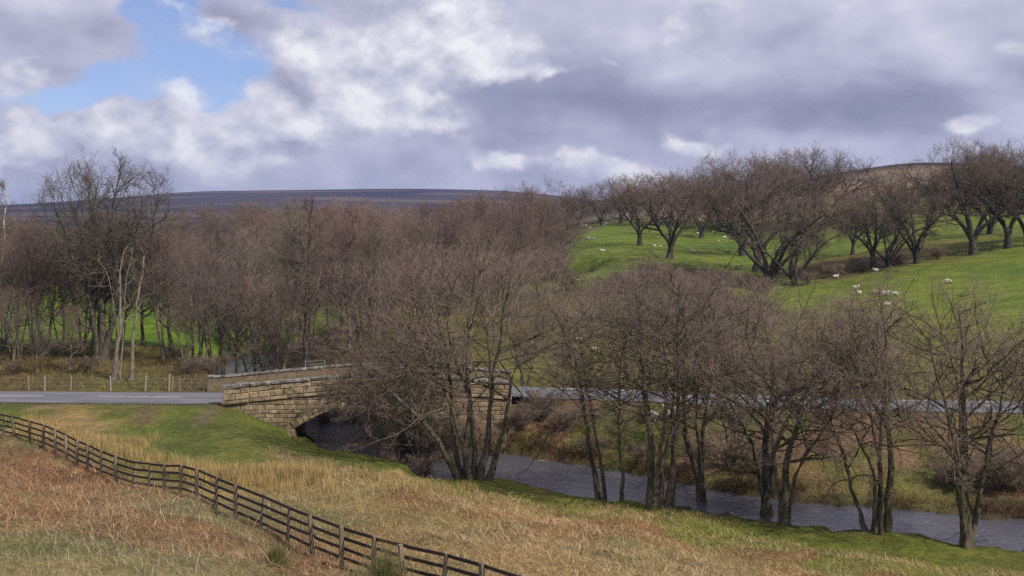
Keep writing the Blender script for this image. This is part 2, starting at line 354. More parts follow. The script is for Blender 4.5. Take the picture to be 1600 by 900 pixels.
# road and river lines: x, y, z / half width
ROAD = np.array([(-140, 74, 3.3), (-60, 74, 3.2), (-36, 74.0, 3.18), (-24, 73.9, 3.12), (-19.5, 74.1, 3.15), (-14.5, 74.6, 3.62), (-9.0, 75.2, 3.92), (-3.5, 75.7, 3.66), (1.0, 75.9, 3.28),
                 (7.5, 75.3, 3.15), (20, 73.0, 2.95), (37, 71.7, 2.8), (60, 71.5, 2.9), (140, 74, 4)])
RIVER = np.array([(0, 190, 2.5), (-18, 160, 2.5), (-29, 138, 2.5), (-31.5, 120, 2.6), (-27.5, 107, 2.8), (-19, 92, 3.2), (-13, 82, 4), (-10.2, 75, 4.1), (-7.5, 69.5, 4.2), (-0.8, 64.6, 4.0), (4.9, 60.8, 3.2), (10.6, 56.4, 2.4),
                  (16.7, 53.4, 2.4), (22.4, 51.0, 2.6), (25.5, 50.1, 2.7), (36, 47.5, 3), (60, 45, 3), (140, 40, 3)])
def densify(L, step):
    out = []
    for k in range(len(L) - 1):
        p0, p1, p2, p3 = L[max(k - 1, 0)], L[k], L[k + 1], L[min(k + 2, len(L) - 1)]
        m = max(2, int(np.linalg.norm((p2 - p1)[:2]) / step))
        for t in np.arange(m) / m:
            d1 = max(np.linalg.norm((p2 - p0)[:2]), 1e-6); d2 = max(np.linalg.norm((p3 - p1)[:2]), 1e-6); d = np.linalg.norm((p2 - p1)[:2])
            m1 = (p2 - p0) / d1 * d; m2 = (p3 - p1) / d2 * d
            out.append((2*t**3-3*t**2+1)*p1 + (t**3-2*t**2+t)*m1 + (-2*t**3+3*t**2)*p2 + (t**3-t**2)*m2)
    out.append(L[-1]); return np.array(out)
ROADC = densify(ROAD, 1.0); RIVC = densify(RIVER, 0.8); RIVS = RIVC[(RIVC[:, 1] < 76) & (RIVC[:, 0] > -11)]
def near_line(X, Y, L):
    """distance to a line and its interpolated third value"""
    X = np.asarray(X, float).ravel(); Y = np.asarray(Y, float).ravel()
    d = np.full(len(X), 1e9); v = np.zeros(len(X))
    sel = np.where((Y > 15) & (Y < 240) & (np.abs(X) < 160))[0]
    for i in range(0, len(sel), 8000):
        s = sel[i:i + 8000]; D2 = (X[s, None] - L[:, 0]) ** 2 + (Y[s, None] - L[:, 1]) ** 2
        j = D2.argmin(1); j0 = np.clip(j, 1, len(L) - 2); best = np.full(len(s), 1e18); bv = np.zeros(len(s))
        for a_ in (-1, 0):
            p = L[j0 + a_]; q = L[j0 + a_ + 1]; e = q - p
            t = np.clip(((X[s] - p[:, 0]) * e[:, 0] + (Y[s] - p[:, 1]) * e[:, 1]) / (e[:, 0] ** 2 + e[:, 1] ** 2), 0, 1)
            dd = (X[s] - p[:, 0] - t * e[:, 0]) ** 2 + (Y[s] - p[:, 1] - t * e[:, 1]) ** 2
            vv = p[:, 2] + t * e[:, 2]; b = dd < best; best[b] = dd[b]; bv[b] = vv[b]
        d[s] = np.sqrt(best); v[s] = bv
    return d, v
def sstep(x): x = np.clip(x, 0, 1); return x * x * (3 - 2 * x)
ROAD_HW = 2.65
def full_height(X, Y):
    X = np.asarray(X, float).ravel(); Y = np.asarray(Y, float).ravel()
    z = base_height(X, Y)
    far = sstep((Y - 12) / 10) * np.clip(1 - Y / 3000, 0, 1)
    z = z + far * (0.10 * np.sin(X * 0.55 + 1.3 * np.sin(Y * 0.31)) * np.sin(Y * 0.47 + 0.8) + 0.05 * np.sin(X * 1.7 + Y * 0.6) * np.sin(Y * 1.3 - X * 0.4))
    hum = sstep((Y - 12) / 8) * np.clip((75 - Y) / 20, 0, 1)
    z = z + hum * (0.10 * np.sin(X * 3.1 + 1.9 * np.sin(Y * 1.9)) * np.sin(Y * 2.7 + np.sin(X * 2.2)) + 0.07 * np.sin(X * 1.35 + Y * .8 + 2 * np.sin(Y * .7)))
    dr, zr = near_line(X, Y, ROADC); dv, hw = near_line(X, Y, RIVC)
    onb = sstep((X + 20.6) / 1.2) * sstep((-0.4 - X) / 1.2) * ((Y > 60) & (Y < 90))      # under the bridge the road has no bank of its own
    zr_eff = np.where(zr > 3.2, np.minimum(zr, 3.2), zr)
    t = 1 - sstep((dr - ROAD_HW - 0.5) / 4.5)
    z = z * (1 - t * (1 - onb)) + (zr_eff - 0.03) * t * (1 - onb)
    wob = 0.35 * np.sin(X * 0.9 + Y * 0.5) + 0.2 * np.sin(X * 2.3 - Y * 1.1)
    k = dv - hw - wob
    slope = np.where((X > -6) & (Y < np.interp(X, RIVS[:, 0], RIVS[:, 1])), 0.24, 0.62)
    bank = 0.45 + 0.25 * np.sin(X * 0.7 + 2)
    ramp = np.where(k < 0, -0.5, np.where(k < 0.7, -0.5 + (bank + 0.5) * sstep(k / 0.7), bank + (k - 0.7) * slope))
    inb = (np.abs(X + 10.5) < 5.2) & (Y > 69) & (Y < 80)
    ramp = np.where(inb, np.where(k < 0, -0.5, np.minimum(ramp, 0.7)), ramp)
    z = np.where((dv < 60), np.minimum(z, ramp), z)
    z = np.where((dv < 60) & (k > 0.3) & (k < 1.2), np.maximum(z, np.minimum(0.15, ramp)), z)
    return z

gy = np.concatenate([np.array([-3000, -800, -200, -60, -20, -5, 2, 6, 9, 12]), np.arange(14, 128, 0.55), 128 + (np.geomspace(1, 60, 100) - 1) * 2.0,])
gy = np.concatenate([gy[gy < 240], np.geomspace(240, 6500, 80)])
xi = np.arange(-44, 44.1, 0.6); xo = 44 + (np.geomspace(1, 5000, 90) - 1) * 1.0
gx = np.concatenate([-xo[::-1][:-1], xi, xo[1:]])
gx = np.unique(np.round(gx, 3)); gy = np.unique(np.round(gy, 3))
GX, GY = np.meshgrid(gx, gy); GZ = full_height(GX, GY).reshape(GX.shape)
def hz(X, Y):
    X = np.asarray(X, float); Y = np.asarray(Y, float)
    i = np.clip(np.searchsorted(gx, X) - 1, 0, len(gx) - 2); j = np.clip(np.searchsorted(gy, Y) - 1, 0, len(gy) - 2)
    tx = np.clip((X - gx[i]) / (gx[i + 1] - gx[i]), 0, 1); ty = np.clip((Y - gy[j]) / (gy[j + 1] - gy[j]), 0, 1)
    return GZ[j, i] * (1 - tx) * (1 - ty) + GZ[j, i + 1] * tx * (1 - ty) + GZ[j + 1, i] * (1 - tx) * ty + GZ[j + 1, i + 1] * tx * ty
def at(px, Y): return (px - 800) / F * Y
def zat(py, Y): return H - (py - HY) / F * Y
def hit(px, py, y0=20, y1=1200):
    ys = np.geomspace(y0, y1, 1500); xs = (px - 800) / F * ys
    pr = HY + (H - hz(xs, ys)) / ys * F
    k = np.where(pr <= py)[0]; k = k[0] if len(k) else np.argmin(np.abs(pr - py))
    return float(xs[k]), float(ys[k])

# colours of the ground, by place
STRAW = (0.235, 0.175, 0.078); DRY = (0.195, 0.165, 0.075); BRACK = (0.195, 0.105, 0.052); GREEN = (0.115, 0.13, 0.03); BANKG = (0.112, 0.138, 0.024); FIELD = (0.118, 0.165, 0.028)
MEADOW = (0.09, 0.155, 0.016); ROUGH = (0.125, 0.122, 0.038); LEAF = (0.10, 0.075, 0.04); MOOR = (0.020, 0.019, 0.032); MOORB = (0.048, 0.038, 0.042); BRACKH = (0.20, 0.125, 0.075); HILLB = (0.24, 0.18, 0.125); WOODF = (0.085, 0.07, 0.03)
CCOL = [(0, 24, DRY), (200, 26, DRY), (400, 31, DRY), (0, 35, BRACK), (150, 38, BRACK), (0, 55, BRACK), (100, 50, BRACK), (300, 36, BRACK), (250, 44, DRY), (350, 40, DRY), (480, 33, BRACK), (600, 29, DRY), (60, 30, DRY), (300, 28, DRY),
 (60, 66, STRAW), (150, 62, STRAW), (250, 60, GREEN), (250, 63, GREEN), (0, 69, GREEN), (250, 67, GREEN), (350, 62, GREEN), (450, 66, BANKG), (430, 59, GREEN), (430, 53, STRAW), (520, 53, STRAW), (380, 50, STRAW), (330, 55, GREEN), (560, 60, BANKG), (640, 60, BANKG), (600, 52, STRAW), (640, 45, BRACK), (560, 46, STRAW), (700, 56, BANKG), (760, 50, STRAW),
 (720, 40, STRAW), (820, 45, BRACK), (820, 53, BANKG), (850, 36, STRAW), (950, 45, BRACK), (950, 52, BANKG), (1000, 36, DRY), (1050, 43, BRACK), (1100, 46, BANKG), (1200, 46.5, BANKG), (1200, 41, BRACK), (1150, 37, DRY), (1300, 45, BANKG), (1300, 41, GREEN), (1300, 38, BRACK), (1450, 44, BANKG), (1450, 40, GREEN), (1420, 38, BRACK), (1600, 43, GREEN), (1700, 40, GREEN),
 (820, 70, ROUGH), (830, 72.5, BRACKH), (900, 71, BRACKH), (950, 67, ROUGH), (1020, 68, GREEN), (1100, 66, BRACKH), (1180, 64, ROUGH), (1250, 66, BRACKH), (1350, 65, BRACKH), (1350, 60, ROUGH), (1450, 62, GREEN), (1450, 66, BRACKH), (1550, 64, BRACKH), (1600, 60, LEAF), (1200, 68.7, GREEN), (1450, 68.3, GREEN), (1600, 68, GREEN),
 (0, 82, WOODF), (100, 85, WOODF), (200, 85, ROUGH), (300, 85, LEAF), (100, 100, WOODF), (300, 98, ROUGH), (250, 115, MEADOW), (100, 120, MEADOW), (0, 120, MEADOW), (250, 150, MEADOW), (0, 165, MEADOW), (380, 130, MEADOW), (250, 200, MEADOW), (450, 95, LEAF), (450, 120, LEAF), (550, 120, LEAF), (600, 92, LEAF), (650, 110, ROUGH), (750, 95, ROUGH), (750, 115, ROUGH), (750, 140, ROUGH), (250, 280, LEAF), (600, 200, LEAF),
 (850, 90, ROUGH), (850, 110, ROUGH), (900, 130, ROUGH), (1000, 90, ROUGH), (1000, 110, ROUGH), (1000, 130, ROUGH), (1150, 95, ROUGH), (1150, 115, ROUGH), (1150, 140, LEAF), (950, 150, LEAF), (870, 170, FIELD), (900, 190, FIELD), (900, 230, FIELD), (920, 280, FIELD), (880, 300, LEAF), (1050, 170, LEAF), (1050, 200, FIELD), (1050, 260, FIELD), (1150, 200, FIELD), (1150, 260, FIELD), (1200, 150, FIELD),
 (1300, 90, ROUGH), (1300, 110, ROUGH), (1300, 135, GREEN), (1300, 155, FIELD), (1450, 90, ROUGH), (1450, 110, GREEN), (1450, 135, FIELD), (1450, 160, FIELD), (1600, 95, ROUGH), (1600, 120, FIELD), (1600, 150, FIELD), (1600, 170, FIELD),
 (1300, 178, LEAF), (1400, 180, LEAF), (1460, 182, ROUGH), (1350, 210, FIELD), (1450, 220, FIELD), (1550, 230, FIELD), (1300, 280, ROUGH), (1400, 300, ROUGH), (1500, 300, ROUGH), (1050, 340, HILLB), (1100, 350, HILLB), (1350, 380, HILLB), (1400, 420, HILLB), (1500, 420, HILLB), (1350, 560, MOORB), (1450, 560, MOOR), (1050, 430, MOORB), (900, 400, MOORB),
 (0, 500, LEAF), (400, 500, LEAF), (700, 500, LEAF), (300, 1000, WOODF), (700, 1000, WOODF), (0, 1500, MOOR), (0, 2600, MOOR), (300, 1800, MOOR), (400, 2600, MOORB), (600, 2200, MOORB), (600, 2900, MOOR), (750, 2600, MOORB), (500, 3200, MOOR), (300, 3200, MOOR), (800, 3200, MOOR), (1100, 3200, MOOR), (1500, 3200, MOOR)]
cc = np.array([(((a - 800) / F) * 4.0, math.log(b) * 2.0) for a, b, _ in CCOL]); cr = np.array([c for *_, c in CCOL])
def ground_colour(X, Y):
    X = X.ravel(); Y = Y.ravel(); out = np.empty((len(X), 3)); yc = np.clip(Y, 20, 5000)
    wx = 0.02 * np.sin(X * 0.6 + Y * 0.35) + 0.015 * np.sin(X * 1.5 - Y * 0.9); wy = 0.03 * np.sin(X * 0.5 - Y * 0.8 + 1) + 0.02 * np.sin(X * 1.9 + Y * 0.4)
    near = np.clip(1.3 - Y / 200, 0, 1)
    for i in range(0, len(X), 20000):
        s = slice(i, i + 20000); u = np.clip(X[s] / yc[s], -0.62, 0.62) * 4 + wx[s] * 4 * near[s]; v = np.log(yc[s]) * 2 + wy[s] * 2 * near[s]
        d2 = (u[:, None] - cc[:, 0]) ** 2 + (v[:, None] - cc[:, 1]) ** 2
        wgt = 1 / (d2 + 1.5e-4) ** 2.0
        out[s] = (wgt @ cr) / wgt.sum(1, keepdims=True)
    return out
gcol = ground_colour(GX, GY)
dv_g, hw_g = near_line(GX, GY, RIVC); dr_g, _ = near_line(GX, GY, ROADC)
k = (dv_g - hw_g); m_ = np.clip(1 - np.abs(k - 0.3) / 0.9, 0, 1)[:, None] * 0.85; gcol = gcol * (1 - m_) + np.array((0.05, 0.04, 0.028)) * m_
m_ = (k < 0)[:, None]; gcol = np.where(m_, np.array((0.05, 0.042, 0.03)), gcol)
m_ = (np.clip(1 - np.abs(dr_g - ROAD_HW - 0.35) / 0.55, 0, 1) * (GX.ravel() < -20))[:, None] * 0.75; gcol = gcol * (1 - m_) + np.array((0.10, 0.085, 0.065)) * m_
# worn track up to the bridge end and a bare patch by the road
def worn(path, wd, c):
    global gcol
    L = densify(np.array([(*hit(a, b), 0.0) for a, b in path]), 0.3); X = GX.ravel(); Y = GY.ravel()
    s = np.where((Y > 40) & (Y < 80) & (X > -45) & (X < 0))[0]
    d = np.sqrt(((X[s, None] - L[:, 0]) ** 2 + (Y[s, None] - L[:, 1]) ** 2).min(1)); t = np.clip(1.4 - d / wd, 0, 0.9)[:, None]
    gcol[s] = gcol[s] * (1 - t) + np.array(c) * t
worn([(338, 634), (330, 642), (318, 655), (308, 664)], 0.45, (0.16, 0.12, 0.075))
worn([(236, 634), (228, 648), (222, 660)], 0.8, (0.12, 0.095, 0.05))
ny, nx = GX.shape
idx = np.arange(ny * nx).reshape(ny, nx)
quads = np.stack([idx[:-1, :-1], idx[:-1, 1:], idx[1:, 1:], idx[1:, :-1]], -1).reshape(-1, 4)
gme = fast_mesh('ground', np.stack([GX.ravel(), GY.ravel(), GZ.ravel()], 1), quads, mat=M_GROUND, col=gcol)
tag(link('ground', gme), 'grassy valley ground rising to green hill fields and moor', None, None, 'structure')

# ------------------------------------------------------------------ river, road and markings
def ribbon(L, offs, zfun, name, mat):
    T = np.gradient(L[:, :2], axis=0); T /= np.linalg.norm(T, axis=1, keepdims=True); Nn = np.stack([-T[:, 1], T[:, 0]], 1)
    rows = []
    for o in offs:
        oo = o if np.ndim(o) else np.full(len(L), o)
        p = L[:, :2] + Nn * oo[:, None]; rows.append(np.concatenate([p, zfun(L, oo)[:, None]], 1))
    V = np.stack(rows, 1); m, kk = V.shape[:2]; ii = np.arange(m * kk).reshape(m, kk)
    q = np.stack([ii[:-1, :-1], ii[1:, :-1], ii[1:, 1:], ii[:-1, 1:]], -1).reshape(-1, 4)[:, ::-1]
    return fast_mesh(name, V.reshape(-1, 3), q, mat=mat)
offs = [RIVC[:, 2] * t for t in (-1.45, -0.8, -0.3, 0.3, 0.8, 1.45)]
wm = ribbon(RIVC, offs, lambda L, o: np.zeros(len(L)), 'river', M_WATER)
tag(link('river', wm), 'rippled dark blue-grey river flowing under the bridge', None, None, 'structure')
rz = lambda dz: (lambda L, o: L[:, 2] + dz - 0.012 * np.abs(o))
road_o = tag(link('road', ribbon(ROADC, (-ROAD_HW, -1.3, 0, 1.3, ROAD_HW), rz(0.05), 'road', M_ROAD)), 'grey asphalt road crossing the valley over the bridge', None, None, 'structure')
def stripe(x0, x1, off, wd, dz=0.056):
    L = ROADC[(ROADC[:, 0] >= x0) & (ROADC[:, 0] <= x1)]
    if len(L) < 2: return
    me = ribbon(L, (off - wd / 2, off + wd / 2), rz(dz), 'painted_line', M_PAINT)
    link('painted_line', me, road_o)
stripe(at(150, 74.5) , at(305, 74.5), 0.35, 0.17)
stripe(at(-60, 74.5), at(72, 74.5), 0.35, 0.17)
stripe(-56, -44, 0.35, 0.17)
xx = 3.0
while xx < 60:
    stripe(xx, xx + 3.3, 2.3, 0.26); xx += 4.1
xx = 10.0
while xx < 60:
    stripe(xx, xx + 2.2, 0.1, 0.12); xx += 7.5

# ------------------------------------------------------------------ the stone bridge
BP = np.array((-19.95, 70.75)); BD = np.array((1.0, 0.085)); BD = BD / np.linalg.norm(BD); BN = np.array((BD[1], -BD[0]))   # BN faces the camera
BL = 20.0; SC = 10.4
def deck(s): return 3.12 + 0.86 * (1 - (np.minimum(np.sqrt((np.asarray(s, float) - SC) ** 2 + 2.0) - 1.41, SC - .1) / (SC - .1)) ** 1.12)
ASC, AHS, ASP, ACR = 9.75, 4.85, 1.42, 2.98
RA = (AHS ** 2 + (ACR - ASP) ** 2) / (2 * (ACR - ASP)); AZC = ACR - RA
def arch_z(s, r=RA):
    d = r * r - (s - ASC) ** 2
    return AZC + math.sqrt(max(d, 0))
bridge = empty('stone_bridge', (BP[0] + BD[0] * ASC, BP[1] + BD[1] * ASC, 0)); BOFF = np.array(bridge.location)
tag(bridge, 'humped sandstone road bridge with a segmental arch over the river', 'bridge')
def bw(s, z, o):   # along the bridge, height, distance proud of the near face
    return (BP[0] + BD[0] * s + BN[0] * o - BOFF[0], BP[1] + BD[1] * s + BN[1] * o - BOFF[1], z - BOFF[2])
DEPTH = 6.9
def core():
    ss = sorted(set([0.0, 0.001] + list(np.linspace(0, BL, 61)) + [ASC - AHS, ASC + AHS] + list(np.linspace(ASC - AHS, ASC + AHS, 33))))
    V = []; Q = []
    def add(*p):
        i = len(V); V.extend(p); Q.append(tuple(range(i, i + 4)))
    for a, b in zip(ss[:-1], ss[1:]):
        mid = (a + b) / 2; ins = ASC - AHS < mid < ASC + AHS
        za, zb = (arch_z(a), arch_z(b)) if ins else (-1.0, -1.0)
        ta, tb = float(deck(a)), float(deck(b))
        add(bw(a, za, 0), bw(b, zb, 0), bw(b, tb, 0), bw(a, ta, 0))
        add(bw(b, zb, -DEPTH), bw(a, za, -DEPTH), bw(a, ta, -DEPTH), bw(b, tb, -DEPTH))
        add(bw(a, ta, 0), bw(b, tb, 0), bw(b, tb, -DEPTH), bw(a, ta, -DEPTH))
        if ins: add(bw(b, zb, 0), bw(a, za, 0), bw(a, za, -DEPTH), bw(b, zb, -DEPTH))
    for s, sg in ((ASC - AHS, 1), (ASC + AHS, -1)):
        z1 = arch_z(s); p = [bw(s, -1, 0), bw(s, -1, -DEPTH), bw(s, z1, -DEPTH), bw(s, z1, 0)]; add(*(p if sg > 0 else p[::-1]))
    for s, sg in ((0, -1), (BL, 1)):
        p = [bw(s, -1, 0), bw(s, -1, -DEPTH), bw(s, float(deck(s)), -DEPTH), bw(s, float(deck(s)), 0)]; add(*(p if sg > 0 else p[::-1]))
    return fast_mesh('arch_body', V, Q, mat=M_ROUGHWALL, smooth=False)
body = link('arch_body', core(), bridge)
def slab(name, s0, s1, zlo, zhi, o0, o1, mat, parent, n=24):
    V = []; Q = []
    ss = np.linspace(s0, s1, n)
    for s in ss:
        a, b = zlo(s), zhi(s); V += [bw(s, a, o0), bw(s, b, o0), bw(s, b, o1), bw(s, a, o1)]
    for i in range(n - 1):
        for j in range(4): Q.append((i * 4 + j, i * 4 + (j + 1) % 4, i * 4 + 4 + (j + 1) % 4, i * 4 + 4 + j))
    Q.append((0, 1, 2, 3)); m = (n - 1) * 4; Q.append((m + 3, m + 2, m + 1, m))
    return link(name, fast_mesh(name, V, Q, mat=mat, smooth=False), parent)
par_n = slab('parapet_wall', 0.0, BL, lambda s: deck(s) + 0.002, lambda s: deck(s) + 0.98, -0.34, 0.03, M_MORTAR, bridge)
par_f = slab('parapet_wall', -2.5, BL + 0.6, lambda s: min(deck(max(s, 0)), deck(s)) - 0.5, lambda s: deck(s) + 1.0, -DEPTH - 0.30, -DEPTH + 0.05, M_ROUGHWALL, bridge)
rs = np.random.default_rng(11)
def block(name, c, o0, o1, mat, parent, chamfer=0.035, jit=0.012):
    """c: four corners (s, z) counter-clockwise; a rock-faced block from o0 out to o1"""
    cx = sum(p[0] for p in c) / 4; cz_ = sum(p[1] for p in c) / 4; V = []
    for o, f in ((o0, 0.0), (o1 - chamfer, 0.0), (o1, chamfer)):
        for s, z in c:
            ds = cx - s; dz = cz_ - z; L = math.hypot(ds, dz) + 1e-6
            V.append(bw(s + math.copysign(min(f, abs(ds) * .6), ds), z + math.copysign(min(f, abs(dz) * .6), dz), o + (rs.normal() * jit if f else 0)))
    Q = [(3, 2, 1, 0)] + [(a, (a + 1) % 4, 4 + (a + 1) % 4, 4 + a) for a in range(4)] + [(4 + a, 4 + (a + 1) % 4, 8 + (a + 1) % 4, 8 + a) for a in range(4)] + [(8, 9, 10, 11)]
    return link(name, fast_mesh(name, V, Q, mat=mat, smooth=False), parent)
G = 0.012
# spandrel courses
VD = 0.55; rows = []; z = 0.35
while z < 4.0: h_ = rs.uniform(0.27, 0.36); rows.append((z, z + h_)); z += h_
def ext(z):      # half width of the voussoir ring at a height
    if z >= AZC + RA + VD: return 0.0
    if z < ASP - 0.1: return AHS + 0.05
    return math.sqrt(max((RA + VD) ** 2 - (z - AZC) ** 2, 0))
for ri, (za, zb) in enumerate(rows):
    s = 0.30 - (0.35 if ri % 2 else 0)
    while s < BL - 0.1:
        L = rs.uniform(0.6, 1.05); a, b = s + G, s + L - G; s += L
        a = max(a, 0.1); b = min(b, BL - 0.1)
        if b - a < 0.12: continue
        for side in (-1, 1):
            A0, B0 = a, b
            la = ASC - ext(za + G) - G; lb = ASC - ext(zb - G) - G; ra_ = ASC + ext(za + G) + G; rb = ASC + ext(zb - G) + G
            if side < 0:
                c = [(min(A0, la), za + G), (min(B0, la), za + G), (min(B0, lb), zb - G), (min(A0, lb), zb - G)]
                if A0 > max(la, lb) - 0.05: continue
                if A0 > ASC: continue
                if c[1][0] <= c[0][0] and c[2][0] <= c[3][0]: continue
            else:
                if B0 < min(ra_, rb) + 0.05 or B0 < ASC: continue
                if ext(zb) == 0.0 and A0 < ASC: A0 = max(A0, A0)
                c = [(max(A0, ra_), za + G), (max(B0, ra_), za + G), (max(B0, rb), zb - G), (max(A0, rb), zb - G)]
                if A0 < ASC and ext(zb - G) == 0.0: continue
            top = lambda q: float(deck(q)) - 0.09
            c = [(q, min(zz, top(q))) for q, zz in c]
            if max(c[2][1] - c[1][1], c[3][1] - c[0][1]) < 0.07 or max(c[1][0] - c[0][0], c[2][0] - c[3][0]) < 0.1: continue
            block('stone', c, -0.02, 0.055 + rs.uniform(-.012, .02), M_STONE, body)
# voussoirs
th = math.asin(AHS / RA); nv = 27
for i in range(nv):
    a0 = -th + 2 * th * i / nv + 0.002; a1 = -th + 2 * th * (i + 1) / nv - 0.002
    r0, r1 = RA + 0.004, RA + VD - 0.01 + rs.uniform(-0.03, 0.02)
    c = [(ASC + r0 * math.sin(a0), AZC + r0 * math.cos(a0)), (ASC + r0 * math.sin(a1), AZC + r0 * math.cos(a1)),
         (ASC + r1 * math.sin(a1), AZC + r1 * math.cos(a1)), (ASC + r1 * math.sin(a0), AZC + r1 * math.cos(a0))]
    c = [(q, min(zz, float(deck(q)) - 0.1)) for q, zz in c]
    block('arch_stone', c, -0.02, 0.085 + rs.uniform(-.01, .015), M_STONE, body)
# big springer blocks
block('stone', [(ASC - AHS - 0.80, 0.82), (ASC - AHS - 0.04, 0.82), (ASC - AHS - 0.04, 1.36), (ASC - AHS - 0.80, 1.36)], -0.02, 0.11, M_STONE, body)
# string course, parapet courses, coping
def run(name, s0, s1, lo, hi, o0, o1, lmin, lmax, mat, parent, **kw):
    s = s0
    while s < s1 - 0.05:
        e_ = min(s + rs.uniform(lmin, lmax), s1)
        if s1 - e_ < 0.3: e_ = s1
        a, b = s + 0.009, e_ - 0.009
        block(name, [(a, lo(a)), (b, lo(b)), (b, hi(b)), (a, hi(a))], o0, o1 + rs.uniform(-.008, .008), mat, parent, **kw); s = e_
PILS = 1.75    # the terminal pier at the left end stands a little proud
for s0, s1, pr in ((-0.12, PILS, 0.10), (PILS, BL, 0.0)):
    run('string_course_stone', s0, s1, lambda q: float(deck(q)) - 0.08, lambda q: float(deck(q)) + 0.14, -0.05, 0.17 + pr, 1.0, 1.5, M_STONE, par_n, chamfer=0.05)
    run('stone', max(s0, 0), s1, lambda q: float(deck(q)) + 0.165, lambda q: float(deck(q)) + 0.585, 0.0, 0.085 + pr, 0.55, 1.0, M_STONE, par_n, chamfer=0.05, jit=0.02)
    run('stone', max(s0, 0), s1, lambda q: float(deck(q)) + 0.61, lambda q: float(deck(q)) + 0.955, 0.0, 0.085 + pr, 0.7, 1.3, M_STONE, par_n, chamfer=0.05, jit=0.02)
    run('coping_stone', s0, s1, lambda q: float(deck(q)) + 0.985, lambda q: float(deck(q)) + 1.21 + (0.05 if pr else 0), -0.42, 0.15 + pr, 0.9, 1.6, M_COPING, par_n, chamfer=0.06)
run('coping_stone', -2.5, BL + 0.6, lambda q: float(deck(q)) + 1.005, lambda q: float(deck(q)) + 1.16, -DEPTH - 0.38, -DEPTH + 0.12, 0.9, 1.5, M_COPING, par_f, chamfer=0.04)

# ------------------------------------------------------------------ the post-and-rail fence
def box_mesh(name, lx, ly, lz, mat, bev=0.008, taper=1.0):
    V = []
    for z_, f in ((0, 1), (lz - bev, taper), (lz, taper)):
        b = bev if z_ == lz else 0
        for sx, sy in ((-1, -1), (1, -1), (1, 1), (-1, 1)): V.append((sx * (lx / 2 * f - b), sy * (ly / 2 * f - b), z_))
    Q = [(3, 2, 1, 0)] + [(k_ * 4 + a, k_ * 4 + (a + 1) % 4, k_ * 4 + 4 + (a + 1) % 4, k_ * 4 + 4 + a) for k_ in (0, 1) for a in range(4)] + [(8, 9, 10, 11)]
    return fast_mesh(name, V, Q, mat=mat, smooth=False)
PM = box_mesh('post', 0.115, 0.13, POST_H + 0.35, M_POST, 0.012, 0.94)
ptop = [(at(px, FY(px)), float(FY(px)), zat(py, FY(px))) for px, py in POSTS]
fence = empty('wooden_fence', (ptop[12][0], ptop[12][1], ptop[12][2] - POST_H)); fo = np.array(fence.location)
tag(fence, 'dark wooden post and rail fence running down the bracken slope', 'fence')
rf = np.random.default_rng(3)
for i, (x_, y_, z_) in enumerate(ptop):
    o = link('post', PM, fence, (x_ - fo[0], y_ - fo[1], z_ - POST_H - 0.35 - fo[2]))
    a, b = ptop[max(i - 1, 0)], ptop[min(i + 1, len(ptop) - 1)]
    o.rotation_euler = (rf.normal() * 0.045, rf.normal() * 0.05, math.atan2(b[1] - a[1], b[0] - a[0]) + rf.normal() * 0.06)
for i in range(len(ptop) - 1):
    a, b = np.array(ptop[i]), np.array(ptop[i + 1]); dvec = b - a; ln = math.hypot(dvec[0], dvec[1]); nrm = np.array((-dvec[1], dvec[0], 0)) / ln
    if nrm[1] < 0: nrm = -nrm
    for hgt in (0.09, 0.42, 0.75, 1.07):
        p0 = a + nrm * 0.075 - np.array((0, 0, hgt + rf.normal() * 0.012)); p1 = b + nrm * 0.075 - np.array((0, 0, hgt + rf.normal() * 0.012)); e_ = (p1 - p0); e_ /= np.linalg.norm(e_)
        p0 = p0 - e_ * 0.02; p1 = p1 + e_ * 0.02
        up = np.array((0, 0, 1.0)); hh, tt = 0.05, 0.018; V = []
        for p in (p0, (p0 + p1) / 2 - up * abs(rf.normal()) * 0.008, p1):
            for su, sn in ((-1, -1), (-1, 1), (1, 1), (1, -1)): V.append(p + up * su * hh + nrm * sn * tt - fo)
        Q = [(3, 2, 1, 0), (8, 9, 10, 11)] + [(k_ * 4 + j, k_ * 4 + (j + 1) % 4, k_ * 4 + 4 + (j + 1) % 4, k_ * 4 + 4 + j) for k_ in (0, 1) for j in range(4)]
        link('rail', fast_mesh('rail', V, Q, mat=M_RAIL, smooth=False), fence)

